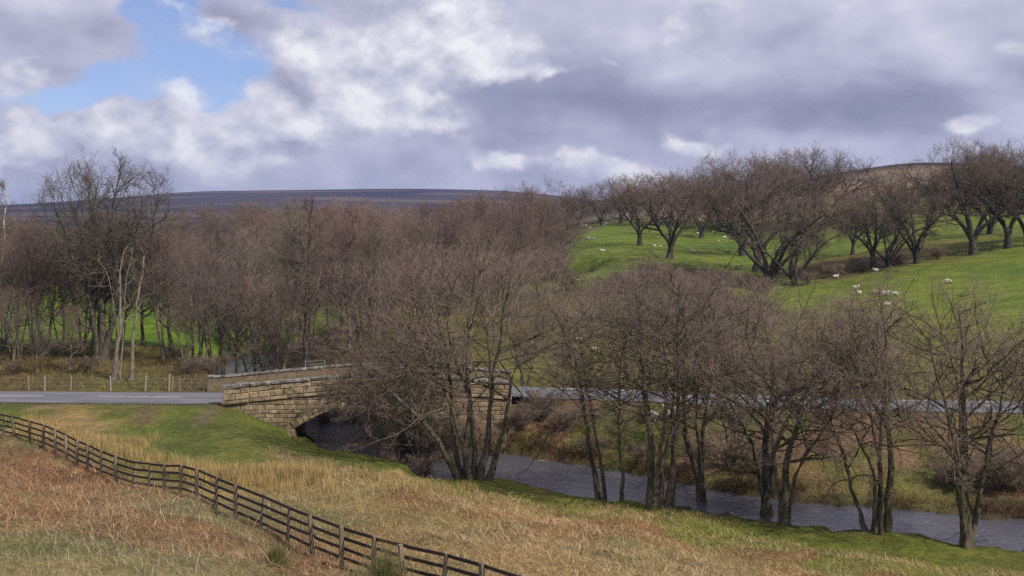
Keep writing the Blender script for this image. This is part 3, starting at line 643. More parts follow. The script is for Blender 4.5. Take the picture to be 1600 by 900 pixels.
# ------------------------------------------------------------------ trees
def unit(v): return v / (np.linalg.norm(v, axis=-1, keepdims=True) + 1e-9)
class Buf:
    def __init__(s): s.V = []; s.Q = []; s.T = []; s.n = 0
    def tubes(s, P, Rr, k):
        n, m = P.shape[:2]
        if n == 0: return
        T = unit(np.gradient(P, axis=1)); ref = np.where(np.abs(T[..., 2:3]) > 0.9, np.array((1.0, 0, 0)), np.array((0, 0, 1.0)))
        U = unit(np.cross(T, ref)); W_ = np.cross(T, U)
        an = np.arange(k) * 2 * np.pi / k
        V = P[:, :, None] + Rr[:, :, None, None] * (U[:, :, None] * np.cos(an)[None, None, :, None] + W_[:, :, None] * np.sin(an)[None, None, :, None])
        ii = s.n + np.arange(n * m * k).reshape(n, m, k); a = ii[:, :-1]; b = ii[:, 1:]
        s.Q.append(np.stack([a, np.roll(a, -1, 2), np.roll(b, -1, 2), b], -1).reshape(-1, 4)); s.V.append(V.reshape(-1, 3)); s.n += n * m * k
    def spikes(s, A_, B_, r):
        n = len(A_)
        if n == 0: return
        T = unit(B_ - A_); ref = np.where(np.abs(T[..., 2:3]) > 0.9, np.array((1.0, 0, 0)), np.array((0, 0, 1.0)))
        U = unit(np.cross(T, ref)); W_ = np.cross(T, U); an = np.arange(3) * 2 * np.pi / 3
        ring = A_[:, None] + r[:, None, None] * (U[:, None] * np.cos(an)[None, :, None] + W_[:, None] * np.sin(an)[None, :, None])
        V = np.concatenate([ring, B_[:, None]], 1); i0 = s.n + np.arange(n) * 4
        for a in range(3): s.T.append(np.stack([i0 + a, i0 + (a + 1) % 3, i0 + 3], 1))
        s.V.append(V.reshape(-1, 3)); s.n += n * 4
    def mesh(s, name, mat):
        return fast_mesh(name, np.concatenate(s.V), np.concatenate(s.Q) if s.Q else None, np.concatenate(s.T) if s.T else None, mat)
def sprout(rng, P, Rr, cnt, t0, t1, ratio, ang, m, wander, trop, rr, rmin, rtip, env=None, tshape=0.4, lmin=0.1, lmax=99):
    n, k_ = P.shape[:2]
    Lp = np.linalg.norm(np.diff(P, axis=1), axis=2).sum(1)
    c = np.floor(cnt + rng.random(n)).astype(int); ix = np.repeat(np.arange(n), c); N_ = len(ix)
    # stratified positions so that branches spread evenly
    first = np.concatenate(([0], np.cumsum(c)[:-1])); order = np.arange(N_) - first[ix]
    t = t0 + (t1 - t0) * np.clip((order + rng.random(N_)) / np.maximum(c[ix], 1), 0, 1)
    f = np.clip(t * (k_ - 1), 0, k_ - 1.001); i = f.astype(int); fr = (f - i)[:, None]
    p = P[ix, i] * (1 - fr) + P[ix, i + 1] * fr; r = Rr[ix, i] * (1 - fr[:, 0]) + Rr[ix, i + 1] * fr[:, 0]
    tan = unit(P[ix, i + 1] - P[ix, i]); pr = unit(np.cross(tan, unit(rng.normal(size=(N_, 3)))))
    a = ang * (1 - 0.35 * (t > 0.9)) * (0.75 + 0.5 * rng.random(N_)); d = tan * np.cos(a)[:, None] + pr * np.sin(a)[:, None]
    L = np.clip(Lp[ix] * ratio * (1 - tshape * t) * (0.6 + 0.8 * rng.random(N_)), lmin, lmax)
    if env is not None:
        ec, es = env; q = (p + d * L[:, None] + np.array((0, 0, trop)) * L[:, None] - ec) / es; rad = np.linalg.norm(q, axis=1)
        L = L * np.where(rad > 1, np.clip(rad ** -2.2, 0.15, 1), 1)
    pts = [p]; st = (L / (m - 1))[:, None]
    for j in range(m - 1):
        d = unit(d + rng.normal(size=(N_, 3)) * wander + np.array((0, 0, trop)))
        p = p + d * st; pts.append(p)
    PP = np.stack(pts, 1); r0 = np.maximum(r * rr * (0.7 + 0.5 * rng.random(N_)), rmin)
    s_ = np.linspace(0, 1, m)[None]; RR = r0[:, None] * (1 - s_) + np.minimum(rtip, r0)[:, None] * s_
    return PP, RR
def smooth_stem(pts, m, rng, wob):
    L = densify(np.array(pts, float)[:, :3], 0.6) if len(pts) > 2 else np.array(pts, float)
    d = np.concatenate(([0], np.cumsum(np.linalg.norm(np.diff(L, axis=0), axis=1)))); t = np.linspace(0, d[-1], m)
    P = np.stack([np.interp(t, d, L[:, k]) for k in range(3)], 1)
    if wob: P[1:] += np.cumsum(rng.normal(size=(m - 1, 3)) * wob * np.array((1, 1, 0.2)), 0) * 0.5
    return P
def densify3(L):
    return L
def make_tree(seed, stems, env, mats, n1=40, c2=7, c3=5, c4_=3.2, c5=2.6, a1=0.95, up=0.10, wander=0.16, l1=0.36, l2=0.5, l3=0.5, t1s=0.3, tw=1.0, thin=1.0, knots=True, l4=0.55, far=False, dark_limbs=False):
    """stems: list of (points, r0, r1).  Returns trunk mesh, crown mesh"""
    rng = np.random.default_rng(seed); tr = Buf(); cr_ = Buf(); m = 14
    P0 = []; R0 = []
    for pts, r0, r1 in stems:
        pts = np.array(pts, float)
        d = np.concatenate(([0], np.cumsum(np.linalg.norm(np.diff(pts, axis=0), axis=1)))); t = np.linspace(0, d[-1], m)
        P = np.stack([np.interp(t, d, pts[:, k]) for k in range(3)], 1)
        for _ in range(2): P[1:-1] = P[1:-1] * 0.5 + (P[:-2] + P[2:]) * 0.25
        P[2:] += np.cumsum(rng.normal(size=(m - 2, 3)) * np.array((1, 1, .2)) * d[-1] * 0.006, 0)
        s_ = np.linspace(0, 1, m); Rr = r0 + (r1 - r0) * s_ ** 0.85; Rr[0] *= 1.45; Rr[1] *= 1.12
        if knots: Rr *= 1 + rng.normal(size=m) * 0.06
        P0.append(P); R0.append(Rr)
    P0 = np.stack(P0); R0 = np.stack(R0); tr.tubes(P0, R0, 9)
    lens = np.linalg.norm(np.diff(P0, axis=1), axis=2).sum(1); cnt = n1 * lens / lens.sum()
    P1, R1 = sprout(rng, P0, R0, cnt, t1s, 1.0, l1, a1, 8, wander, up, 0.62, 0.032, 0.016, env, 0.40, 0.5)
    (cr_ if dark_limbs else tr).tubes(P1, R1, 6)
    P2, R2 = sprout(rng, P1, R1, c2, 0.15, 1.0, l2, 0.85, 6, wander * 1.1, up * 0.9, 0.62, 0.016 * tw, 0.009 * tw, env, 0.35, 0.35)
    (cr_ if dark_limbs else tr).tubes(P2, R2, 4)
    P3, R3 = sprout(rng, P2, R2, c3, 0.15, 1.0, l3, 0.75, 4, 0.16, up * 0.8, 0.65, 0.009 * tw, 0.006 * tw, env, 0.3, 0.28)
    cr_.tubes(P3, R3, 3)
    if far:
        P4, R4 = sprout(rng, P3, R3, c4_, 0.1, 1.0, l4 * 1.5, 0.55, 2, 0.0, up * 1.2, 0.8, 0.0075 * tw, 0.004 * tw, None, 0.2, 0.4, 1.3)
        cr_.spikes(P4[:, 0], P4[:, 1], R4[:, 0]); return tr.mesh('trunk', mats[0]), cr_.mesh('crown', mats[1])
    P4, R4 = sprout(rng, P3, R3, c4_, 0.15, 1.0, l4 * 1.15, 0.65, 2, 0.0, up * 0.8, 0.75, 0.0068 * tw, 0.004 * tw, env, 0.2, 0.25, 0.9)
    cr_.spikes(P4[:, 0], P4[:, 1], R4[:, 0] * 1.12)
    P5, R5 = sprout(rng, P4, R4, c5, 0.2, 1.0, 0.6, 0.7, 2, 0.0, 0.05, 0.85, 0.0055 * tw, 0.003, None, 0.1, 0.15, 0.45)
    cr_.spikes(P5[:, 0], P5[:, 1], R5[:, 0])
    return tr.mesh('trunk', mats[0]), cr_.mesh('crown', mats[1])
TREES = []
def plant(name, meshes, loc, rz_=0.0, scale=1.0, sz=None, tilt=(0, 0)):
    o = empty(name, loc); o.rotation_euler = (tilt[0], tilt[1], rz_); o.scale = (scale, scale, sz or scale)
    link('trunk', meshes[0], o); link('crown', meshes[1], o); return o

# --- alders on the river bank, each with its own stems, drawn from where they stand
ra = np.random.default_rng(21)
def bank_tree(name, px, py, Y, stems, seed, label, top, halfw, cz_frac=0.62, **kw):
    X0 = at(px, Y); Z0 = float(hz(X0, Y)); S = []
    for pts, r0, r1 in stems:
        dy0 = ra.uniform(-0.35, 0.35); dy1 = ra.uniform(-1.8, 1.8); q = []
        for i, (a, b) in enumerate(pts):
            f = i / max(len(pts) - 1, 1); q.append((at(a, Y) - X0, dy0 + (dy1 - dy0) * f, zat(b, Y) - Z0))
        q[0] = (q[0][0], q[0][1], float(hz(q[0][0] + X0, q[0][1] + Y)) - Z0 - 0.15); S.append((q, r0, r1))
    tz = zat(top, Y) - Z0; wx = halfw / F * Y; cz_frac = max(cz_frac, 0.645)
    cxp = np.mean([s[0][-1][0] for s in S])
    env = (np.array((cxp, 0, tz * cz_frac)), np.array((wx * 1.65, wx * 1.35, tz * (1 - cz_frac) * 1.05)))
    d_ = dict(c2=6.2, c3=4.6, c4_=2.8, c5=1.5, l1=.86, l2=.60, l3=.55, a1=1.15, up=.06, t1s=.42, tw=.9, wander=.24); d_.update(kw); d_['n1'] = int(d_.get('n1', 40) * 1.02)
    me = make_tree(seed, S, env, (M_BARK, M_TW_ALDER), **d_)
    return tag(plant(name, me, (X0, Y, Z0)), label, 'tree', 'bare trees along the near river bank')
bank_tree('alder_tree', 745, 752, 58.0, [([(728, 747), (729, 665), (733, 555), (735, 500), (745, 440)], .20, .04), ([(748, 755), (763, 670), (768, 580), (785, 510), (790, 455)], .22, .04),
   ([(762, 757), (786, 690), (803, 600), (815, 560), (840, 540), (866, 525)], .18, .03), ([(718, 745), (690, 690), (655, 640), (610, 600), (575, 560)], .22, .03), ([(722, 748), (705, 690), (700, 600), (693, 520), (672, 470)], .19, .03),
   ([(735, 750), (718, 650), (690, 580), (668, 560), (640, 500)], .17, .03), ([(740, 752), (742, 640), (715, 570), (705, 500), (720, 430)], .17, .03)],
   101, 'broad many-stemmed bare tree on the near bank just right of the bridge arch', 392, 185, 0.56, n1=62)
bank_tree('alder_tree', 936, 776, 55.6, [([(938, 778), (928, 735), (920, 690), (905, 610), (890, 555), (868, 520), (862, 490)], .17, .03), ([(945, 776), (940, 700), (925, 640), (912, 570), (895, 500)], .11, .03)],
   102, 'slim double-stemmed tree leaning left over the river, right of the broad tree', 455, 95, 0.62, n1=30)
bank_tree('alder_tree', 973, 784, 55.0, [([(973, 784), (972, 720), (965, 640), (963, 580), (967, 540), (985, 500)], .11, .03)],
   103, 'thin straight single-stemmed tree beside the slim leaning pair', 450, 75, 0.64, n1=24)
bank_tree('alder_tree', 1035, 790, 52.8, [([(1020, 788), (1014, 700), (1008, 640), (1002, 560), (990, 500), (985, 460)], .27, .04), ([(1032, 792), (1030, 700), (1038, 620), (1035, 540), (1015, 480)], .16, .03),
   ([(1042, 793), (1052, 700), (1062, 600), (1066, 500), (1068, 440)], .17, .03), ([(1050, 792), (1055, 730), (1052, 660), (1060, 560), (1080, 470)], .15, .03), ([(1026, 790), (1020, 740), (1045, 680), (1062, 640), (1082, 560), (1105, 480)], .15, .03)],
   104, 'thick mossy cluster of five stems at the water edge in mid river view', 400, 150, 0.6, n1=56)
bank_tree('alder_tree', 1097, 772, 56.6, [([(1097, 775), (1090, 730), (1068, 690), (1060, 640), (1072, 570), (1065, 480)], .22, .03), ([(1099, 775), (1100, 710), (1105, 640), (1112, 580), (1120, 500)], .19, .03), ([(1098, 774), (1092, 715), (1083, 650), (1092, 580), (1095, 520)], .14, .03)],
   105, 'forked tree standing in the water with its dark trunk mirrored below', 425, 105, 0.6, n1=36)
bank_tree('alder_tree', 1198, 800, 54.0, [([(1196, 800), (1192, 730), (1188, 680), (1195, 630), (1207, 605), (1260, 600), (1300, 585)], .30, .05), ([(1202, 800), (1200, 720), (1215, 660), (1240, 620), (1262, 580)], .20, .03), ([(1194, 800), (1180, 735), (1172, 690), (1150, 650), (1135, 620)], .14, .03), ([(1198, 800), (1195, 700), (1207, 620), (1210, 560), (1190, 500)], .16, .03)],
   106, 'mossy tree over the river with a thick limb bending level to the right', 440, 125, 0.6, n1=44)
bank_tree('alder_tree', 1228, 820, 50.6, [([(1228, 820), (1222, 770), (1225, 720), (1235, 680), (1250, 630), (1285, 590)], .25, .04), ([(1224, 820), (1215, 760), (1205, 720), (1200, 650), (1180, 590)], .16, .03), ([(1232, 820), (1236, 740), (1262, 690), (1290, 650), (1300, 560)], .12, .03)],
   107, 'stout mossy leaning trunk at the bank edge left of the four-stemmed tree', 455, 115, 0.62, n1=34)
bank_tree('alder_tree', 1372, 838, 49.0, [([(1355, 834), (1340, 790), (1330, 740), (1318, 700), (1305, 665), (1290, 620)], .13, .03), ([(1368, 836), (1365, 790), (1355, 740), (1340, 710), (1318, 675), (1312, 660)], .14, .04),
   ([(1385, 840), (1388, 790), (1397, 740), (1396, 690), (1388, 620), (1385, 540), (1375, 480)], .20, .03), ([(1378, 838), (1372, 770), (1368, 710), (1365, 650), (1366, 580), (1350, 500)], .13, .03), ([(1372, 838), (1369, 740), (1352, 660), (1330, 600), (1310, 540)], .1, .03)],
   108, 'group of four bare curving stems on the grassy bank, second clump from the right', 455, 130, 0.64, n1=48)
bank_tree('alder_tree', 1510, 849, 47.8, [([(1508, 850), (1512, 790), (1518, 720), (1520, 640), (1522, 560), (1520, 490)], .25, .04), ([(1516, 850), (1530, 780), (1545, 720), (1556, 680), (1575, 640), (1578, 580)], .17, .03), ([(1504, 849), (1496, 760), (1490, 720), (1470, 690), (1440, 665), (1420, 640)], .15, .03),
   ([(1506, 850), (1500, 770), (1495, 700), (1475, 640), (1462, 580), (1455, 520)], .14, .03), ([(1512, 850), (1510, 760), (1508, 690), (1506, 600), (1490, 520)], .13, .03)],
   109, 'stout trunk splitting low into many upright stems, rightmost whole tree on the bank', 440, 135, 0.6, n1=52)
bank_tree('alder_tree', 1606, 858, 47.0, [([(1606, 860), (1608, 780), (1600, 700), (1612, 600), (1620, 520)], .19, .03), ([(1610, 860), (1618, 780), (1640, 690), (1650, 600)], .14, .03)],
   110, 'bare tree cut off by the picture edge at the far right of the bank', 470, 95, 0.62, n1=26)

# --- prototypes
def cluster_stems(seed, n, hgt, lean, r, spread=0.3, fork=0.0):
    rg = np.random.default_rng(seed); S = []
    for i in range(n):
        a = i * 2 * math.pi / n + rg.uniform(-.5, .5); ln = lean * rg.uniform(0.5, 1.2); hh = hgt * rg.uniform(0.8, 1.0); rr = r * rg.uniform(.7, 1.1)
        ca, sa = math.cos(a), math.sin(a); q = []
        for f in (0, .12, .3, .5, .75, 1):
            o = spread * (0.3 + f) + ln * max(f - fork, 0) ** 1.3; q.append((ca * o + rg.normal() * .12 * f * hgt * .1, sa * o + rg.normal() * .12 * f * hgt * .1, hh * f - (0.2 if f == 0 else 0)))
        S.append((q, rr, 0.03))
    return S
def envl(h, w, cf, x=0, y=0): return (np.array((x, y, h * cf)), np.array((w, w, h * (1 - cf) * 1.02)))
WOODP = []
for i, (n, hh, lean, r, w_) in enumerate([(1, 13, 0.3, .24, 4.6), (2, 13, 2.2, .20, 5.0), (4, 12.5, 3.0, .15, 5.4), (1, 14, 0.5, .26, 5.0), (3, 13, 2.6, .17, 5.2)]):
    WOODP.append(make_tree(200 + i, cluster_stems(50 + i, n, hh, lean, r), envl(14.4, w_ * 1.1, 0.62), (M_WOODBARK, (M_TW_TALL, M_TW_WOOD, M_TW_ALDER, M_TW_WOOD, M_TW_WOOD)[i]), n1=34, c2=7.2, c3=5.4, c4_=4.4, l1=0.50, l2=.55, up=0.11, tw=1.0, t1s=0.30, wander=.2, far=True))
OAKP = []
def oak_stems(seed, n, hgt, r, low):
    rg = np.random.default_rng(seed); S = []; fk = (rg.normal() * .2, rg.normal() * .2, hgt * low)
    for i in range(n):
        a = i * 2 * math.pi / n + rg.uniform(-.4, .4); q = [(0, 0, -0.3), (fk[0] * .5, fk[1] * .5, fk[2] * .5), fk]; p = np.array(fk); el = rg.uniform(0.6, 1.2)
        for k in range(4):
            p = p + np.array((math.cos(a) * math.cos(el), math.sin(a) * math.cos(el), math.sin(el))) * hgt * (1 - low) / 4 * rg.uniform(.9, 1.15); q.append(tuple(p)); a += rg.normal() * .4; el = np.clip(el + rg.normal() * .25, .35, 1.45)
        S.append((q, r * (1 if i == 0 else .7), 0.05))
    return S
for i, (n, hh, r, low, w_) in enumerate([(4, 12.6, .50, .18, 9.5), (5, 12.2, .48, .13, 10.0), (4, 12.8, .46, .22, 8.6), (6, 11.8, .40, .06, 9.4)]):
    OAKP.append(make_tree(300 + i, oak_stems(70 + i, n, hh, r, low), envl(14.5, w_, 0.64), (M_OAKBARK, M_TW_OAK), n1=48, c2=8, c3=5.5, c4_=4.4, a1=1.0, wander=0.26, up=0.06, l1=0.60, l2=.58, tw=1.0, t1s=0.40, far=True))
BUSHP = []
for i, (n, hh, lean) in enumerate([(8, 3.6, 1.7), (10, 3.2, 2.1)]):
    BUSHP.append(make_tree(400 + i, cluster_stems(90 + i, n, hh, lean, .055, .25), envl(4.2, 2.8, 0.45), (M_WOODBARK, M_TW_BUSH), n1=46, c2=5.5, c3=4.6, c4_=5, l1=0.45, up=0.03, tw=1.0, t1s=0.12, far=True))

# --- named trees at the left
def free_tree(name, px, Y, stems, seed, mats, label, top, halfw, cf, group=None, dy=2.0, cat='tree', **kw):
    X0 = at(px, Y); Z0 = float(hz(X0, Y)); S = []; rg = np.random.default_rng(seed)
    for pts, r0, r1 in stems:
        d1 = rg.uniform(-dy, dy); q = []
        for i, (a, b) in enumerate(pts): q.append((at(a, Y) - X0, d1 * i / (len(pts) - 1), zat(b, Y) - Z0))
        q[0] = (q[0][0], q[0][1], -0.2); S.append((q, r0, r1))
    tz = zat(top, Y) - Z0; wx = halfw / F * Y
    env = (np.array((np.mean([s[0][-1][0] for s in S]), 0, tz * cf)), np.array((wx, wx * .8, tz * (1 - cf))))
    return tag(plant(name, make_tree(seed, S, env, mats, **kw), (X0, Y, Z0)), label, cat, group)
free_tree('ash_tree', 160, 92, [([(158, 570), (155, 500), (148, 430), (140, 370), (125, 320), (112, 280)], .42, .05), ([(160, 570), (160, 490), (165, 420), (180, 360), (180, 310), (190, 265)], .38, .05), ([(162, 570), (172, 500), (200, 465), (225, 430), (250, 370), (268, 310)], .32, .04), ([(156, 570), (140, 480), (110, 420), (85, 370), (62, 315)], .28, .04)],
   501, (M_TALLBARK, M_TW_TALL), 'tallest broad bare tree on the left with its crown against the sky', 246, 140, 0.6, n1=80, tw=1.0, wander=.24, dy=4, l1=.5, l2=.56, c2=8, c3=5.2, c4_=4, far=True)
free_tree('birch_tree', 14, 108, [([(16, 530), (9, 480), (5, 420), (8, 375), (14, 330), (12, 290)], .2, .03), ([(8, 400), (0, 350), (-6, 320)], .08, .02)],
   502, (M_BIRCH, M_TW_TALL), 'slender birch with white bark at the far left edge', 278, 42, 0.7, n1=30, c2=6, l1=.25, tw=1.0, t1s=.5, dy=.6, dark_limbs=True)
free_tree('dead_tree', 180, 80.5, [([(177, 612), (182, 560), (187, 500), (189, 450), (186, 420), (194, 392)], .19, .05), ([(187, 470), (176, 430), (160, 405)], .07, .02), ([(187, 440), (200, 415), (208, 385)], .08, .02)],
   503, (M_DEAD, M_DEAD), 'pale dead tree with broken stubby branches behind the left road', 380, 46, .7, n1=16, c2=2.5, c3=1.2, c4_=.6, c5=.3, t1s=.42, dy=.4, a1=1.1, l1=.18)
free_tree('dead_tree', 206, 80.5, [([(204, 612), (208, 560), (213, 500), (218, 460), (226, 435), (232, 418), (229, 400)], .17, .06)],
   504, (M_DEAD, M_DEAD), 'bare bent snag with hooked top, right of the pale dead tree', 395, 30, .7, n1=7, c2=1.6, c3=1, c4_=.5, c5=.3, t1s=.25, dy=.4, a1=1.2, l1=.2)
free_tree('bare_tree', 478, 87, [([(479, 575), (477, 500), (481, 430), (484, 370), (488, 325)], .24, .04), ([(481, 450), (462, 410), (452, 375)], .09, .03), ([(478, 500), (500, 470), (520, 455)], .08, .02)],
   505, (M_OAKBARK, M_TW_WOOD), 'tall straight dark-trunked tree directly behind the far bridge parapet', 316, 62, .6, n1=40, c2=7, c3=5, c4_=4, l1=.3, t1s=.35, a1=1.15, up=.05, dy=.8, far=True)
free_tree('bare_tree', 546, 104, [([(545, 565), (546, 500), (545, 430), (547, 385), (552, 340)], .20, .05), ([(546, 470), (556, 410), (560, 360)], .1, .03)],
   506, (M_DEAD, M_TW_WOOD), 'pale grey-trunked tall tree rising in the middle of the wood', 318, 50, .66, n1=30, c2=7, c3=5, c4_=4, l1=.28, t1s=.45, dy=.8, far=True, dark_limbs=True)
free_tree('bare_tree', 584, 108, [([(582, 560), (584, 480), (583, 430), (588, 380), (586, 345)], .17, .05)],
   507, (M_DEAD, M_TW_WOOD), 'second pale trunk in the wood, right of the taller pale one', 326, 46, .68, n1=24, c2=7, c3=5, c4_=4, l1=.28, t1s=.45, dy=.8, far=True, dark_limbs=True)
free_tree('birch_tree', 442, 92, [([(438, 580), (446, 530), (455, 480), (457, 440)], .13, .03), ([(424, 580), (426, 520), (424, 470), (430, 440)], .11, .03), ([(428, 580), (418, 510), (414, 470)], .09, .02)],
   508, (M_DEAD, M_TW_TALL), 'cluster of thin pale stems behind the left end of the bridge', 415, 42, .66, n1=26, c2=6, c3=4.5, c4_=3, l1=.26, t1s=.35, dy=.8, far=True, dark_limbs=True)
LEFTG = 'bare trees between the left road and the meadow'
left = [(58, 84, 500, 0.95, 0), (108, 86, 480, 1.05, 3), (72, 100, 345, 1.1, 1), (-30, 88, 460, 1., 2), (255, 93, 352, .9, 1), (290, 88, 445, .85, 4), (318, 90, 376, .9, 2), (348, 93, 405, 1., 4), (372, 98, 385, 1., 0), (398, 92, 425, 1., 2), (428, 90, 420, 1., 4), (-70, 96, 380, 1, 0), (30, 96, 350, 1., 4), (130, 102, 338, 1, 2), (225, 104, 360, 1, 0), (5, 101, 370, 1, 2), (95, 96, 390, 1, 1), (170, 106, 365, 1., 4), (270, 103, 375, 1, 3), (305, 101, 370, 1, 1), (-50, 104, 370, 1, 3), (190, 99, 345, .9, 1), (50, 106, 365, 1, 4), (335, 104, 365, 1, 2), (20, 90, 440, 1, 4), (140, 94, 420, 1, 3)]
left.sort(); rl = np.random.default_rng(8)
for i, (px, Y, top, ws, pi) in enumerate(left):
    X = at(px, Y); z0 = float(hz(X, Y)); s = (zat(top, Y) - z0) / 13.8
    o = plant('bare_tree', WOODP[pi], (X, Y, z0 - 0.1), rl.uniform(0, 6.28), s * ws, s)
    tag(o, '%s leafless tree from the left behind the left-hand road' % nth(i + 1), 'tree', LEFTG)

# --- the wood across the middle
rw = np.random.default_rng(77); placed = []; WOOD = []; prof = lambda px: np.interp(px, [-80, 100, 230, 300, 400, 500, 600, 700, 800, 880], [335, 334, 330, 326, 320, 308, 316, 312, 300, 294])
for _ in range(6000):
    px = rw.uniform(-90, 880); Y = rw.uniform(96, 250)
    if px < 400 and Y < 195: continue
    if 400 <= px < 460 and Y < 130 and rw.random() < .5: continue
    if px > 600 and Y < 128 - (0 if px > 680 else 10): continue
    if px > 770 and (Y < 165 or Y > 245): continue
    if px > 840 and Y < 185: continue
    X = at(px, Y)
    dr_, hw_ = near_line([X], [Y], RIVC)
    if dr_[0] < 5.5: continue
    dmin = 5.3 + (Y - 96) * 0.022
    if any((X - a) ** 2 + (Y - b) ** 2 < dmin ** 2 for a, b in placed): continue
    placed.append((X, Y))
    z0 = float(hz(X, Y)); top = prof(px) + abs(rw.normal()) * 22 + (26 if Y < 135 else 0) - (4 if Y > 200 else 0); hgt = np.clip(zat(top, Y) - z0, 8, 21); s = hgt / 13.9
    o = plant('bare_tree', WOODP[int(rw.integers(0, 5))], (X, Y, z0 - 0.1), rw.uniform(0, 6.28), np.clip(s * rw.uniform(.85, 1.1), .65, 1.35), s, (rw.normal() * .03, rw.normal() * .03))
    WOOD.append((px, Y, o))
fr = sorted([t for t in WOOD if t[1] < 128], key=lambda t: t[0]); bk = [t for t in WOOD if t[1] >= 128]
for i, t in enumerate(fr): tag(t[2], '%s tree from the left in the front row of the wood beyond the bridge' % nth(i + 1), 'tree', 'front row of the wood')
for t in bk: tag(t[2], 'leafless reddish-brown tree deep in the dense wood beyond the bridge', 'tree', 'trees massed in the wood beyond the bridge')

# --- a looser belt of trees on the rough slope between the wood and the road
rk = np.random.default_rng(19)
for i, (px, Y, top, pi) in enumerate(sorted([(690, 104, 400, 2), (735, 112, 392, 4), (775, 104, 412, 1), (812, 118, 388, 2), (845, 128, 380, 4), (660, 112, 385, 1), (868, 150, 372, 2), (940, 122, 428, 2), (985, 132, 420, 4), (1065, 126, 424, 2), (1125, 134, 420, 1), (1185, 128, 436, 4)])):
    X = at(px, Y); z0 = float(hz(X, Y)); s = (zat(top, Y) - z0) / 13.8
    o = plant('bare_tree', WOODP[pi], (X, Y, z0 - .1), rk.uniform(0, 6.28), s * 1.2, s); tag(o, '%s bare tree from the left on the rough slope above the right-hand road' % nth(i + 1), 'tree', 'bare trees on the rough slope above the road')

# --- oaks on the hillside
oaks = [(838, 412, 290, 1), (1000, 384, 274, 2), (1046, 404, 266, 0), (1096, 372, 270, 1), (1182, 424, 242, 0), (1206, 440, 246, 3), (1240, 446, 310, 3), (1252, 360, 238, 1), (1292, 352, 234, 0), (1140, 360, 262, 3),
        (940, 354, 290, 1), (905, 357, 298, 2), (970, 350, 284, 0), (1365, 419, 292, 2), (1388, 417, 306, 3), (1432, 412, 268, 1), (1522, 398, 220, 0), (1575, 388, 228, 2), (1606, 384, 226, 1), (1560, 318, 232, 0), (1630, 372, 222, 3), (1490, 345, 262, 1), (1215, 352, 256, 0), (1060, 352, 273, 2), (860, 420, 335, 3), (1025, 352, 275, 3), (1160, 400, 258, 1), (1332, 398, 306, 2), (1546, 366, 238, 3), (885, 358, 300, 1), (1415, 350, 282, 2), (988, 344, 276, 1), (1078, 346, 269, 0), (1122, 350, 266, 2), (1172, 346, 256, 1), (1232, 350, 244, 3), (1272, 348, 238, 2), (1462, 330, 262, 0), (1525, 328, 234, 1), (1592, 332, 230, 2)]
oaks.sort(); ro = np.random.default_rng(9)
for i, (px, py, top, pi) in enumerate(oaks):
    X, Y = hit(px, py, 120); z0 = float(hz(X, Y)); s = np.clip((zat(top, Y) - z0) / 13.3, .35, 2.0)
    o = plant('oak_tree', OAKP[pi], (X, Y, z0 - 0.1), ro.uniform(0, 6.28), s * ro.uniform(.92, 1.08), s)
    tag(o, '%s bare spreading oak from the left on the green hillside' % nth(i + 1), 'tree', 'bare oaks on the hillside fields')

# --- trees across the river, below and beside the road
rq = np.random.default_rng(15)
for i, (px, Y, top, pi) in enumerate(sorted([(1150, 63.5, 440, 4), (1010, 82, 440, 2), (1105, 81, 430, 1), (820, 83, 440, 4)])):
    X = at(px, Y); z0 = float(hz(X, Y)); s = (zat(top, Y) - z0) / 13.8
    o = plant('bare_tree', WOODP[pi], (X, Y, z0 - .1), rq.uniform(0, 6.28), s * 1.15, s); tag(o, '%s bare tree from the left standing across the river near the road' % nth(i + 1), 'tree', 'bare trees across the river')

# --- shrubs: by the bridge, on the far bank, along the hedge lines
rb = np.random.default_rng(31)
def shrub(px, Y, hgt, ws, label, group, pi=None):
    X = at(px, Y); z0 = float(hz(X, Y)); s = hgt / 4.0
    o = plant('shrub', BUSHP[int(rb.integers(0, 2)) if pi is None else pi], (X, Y, z0 - .05), rb.uniform(0, 6.28), s * ws, s); tag(o, label, 'shrub', group); return o
for i, (px, Y, hgt) in enumerate(sorted([(632, 68.2, 3.0), (662, 66.8, 3.2), (700, 67.5, 3.4), (612, 65.2, 1.7), (660, 63.2, 1.7), (738, 69.3, 2.9), (770, 70.0, 2.6)])):
    shrub(px, Y, hgt, .9, '%s brown twiggy shrub from the left at the water below the bridge' % nth(i + 1), 'shrubs in front of the bridge')
free_tree('alder_tree', 700, 68.8, [([(700, 700), (680, 650), (650, 610), (640, 570)], .12, .03), ([(702, 700), (705, 640), (720, 590), (725, 540)], .13, .03), ([(698, 700), (690, 640), (600, 590), (565, 585)], .1, .03)],
   112, (M_BARK, M_TW_ALDER), 'smaller twiggy tree close against the right half of the bridge', 505, 110, .55, group='bare trees along the near river bank', n1=40, c2=7, c3=5, c4_=3.2, c5=.8, l1=.6, l2=.55, t1s=.2, up=.04, a1=1.15)
free_tree('alder_tree', 655, 66.6, [([(655, 715), (635, 670), (610, 630), (575, 595), (550, 580)], .13, .03), ([(655, 715), (650, 650), (630, 600), (600, 570), (590, 550)], .13, .03), ([(657, 715), (665, 640), (660, 580), (650, 530)], .14, .03), ([(653, 715), (625, 660), (590, 640), (560, 625)], .09, .02), ([(656, 715), (640, 640), (640, 560), (620, 510)], .12, .03)],
   111, (M_BARK, M_TW_BUSH), 'reddish twiggy tree leaning left across the bridge parapet', 495, 150, .55, group='bare trees along the near river bank', n1=78, c2=7, c3=5, c4_=3.2, c5=.8, l1=.5, l2=.55, t1s=.2, up=.03, a1=1.1)
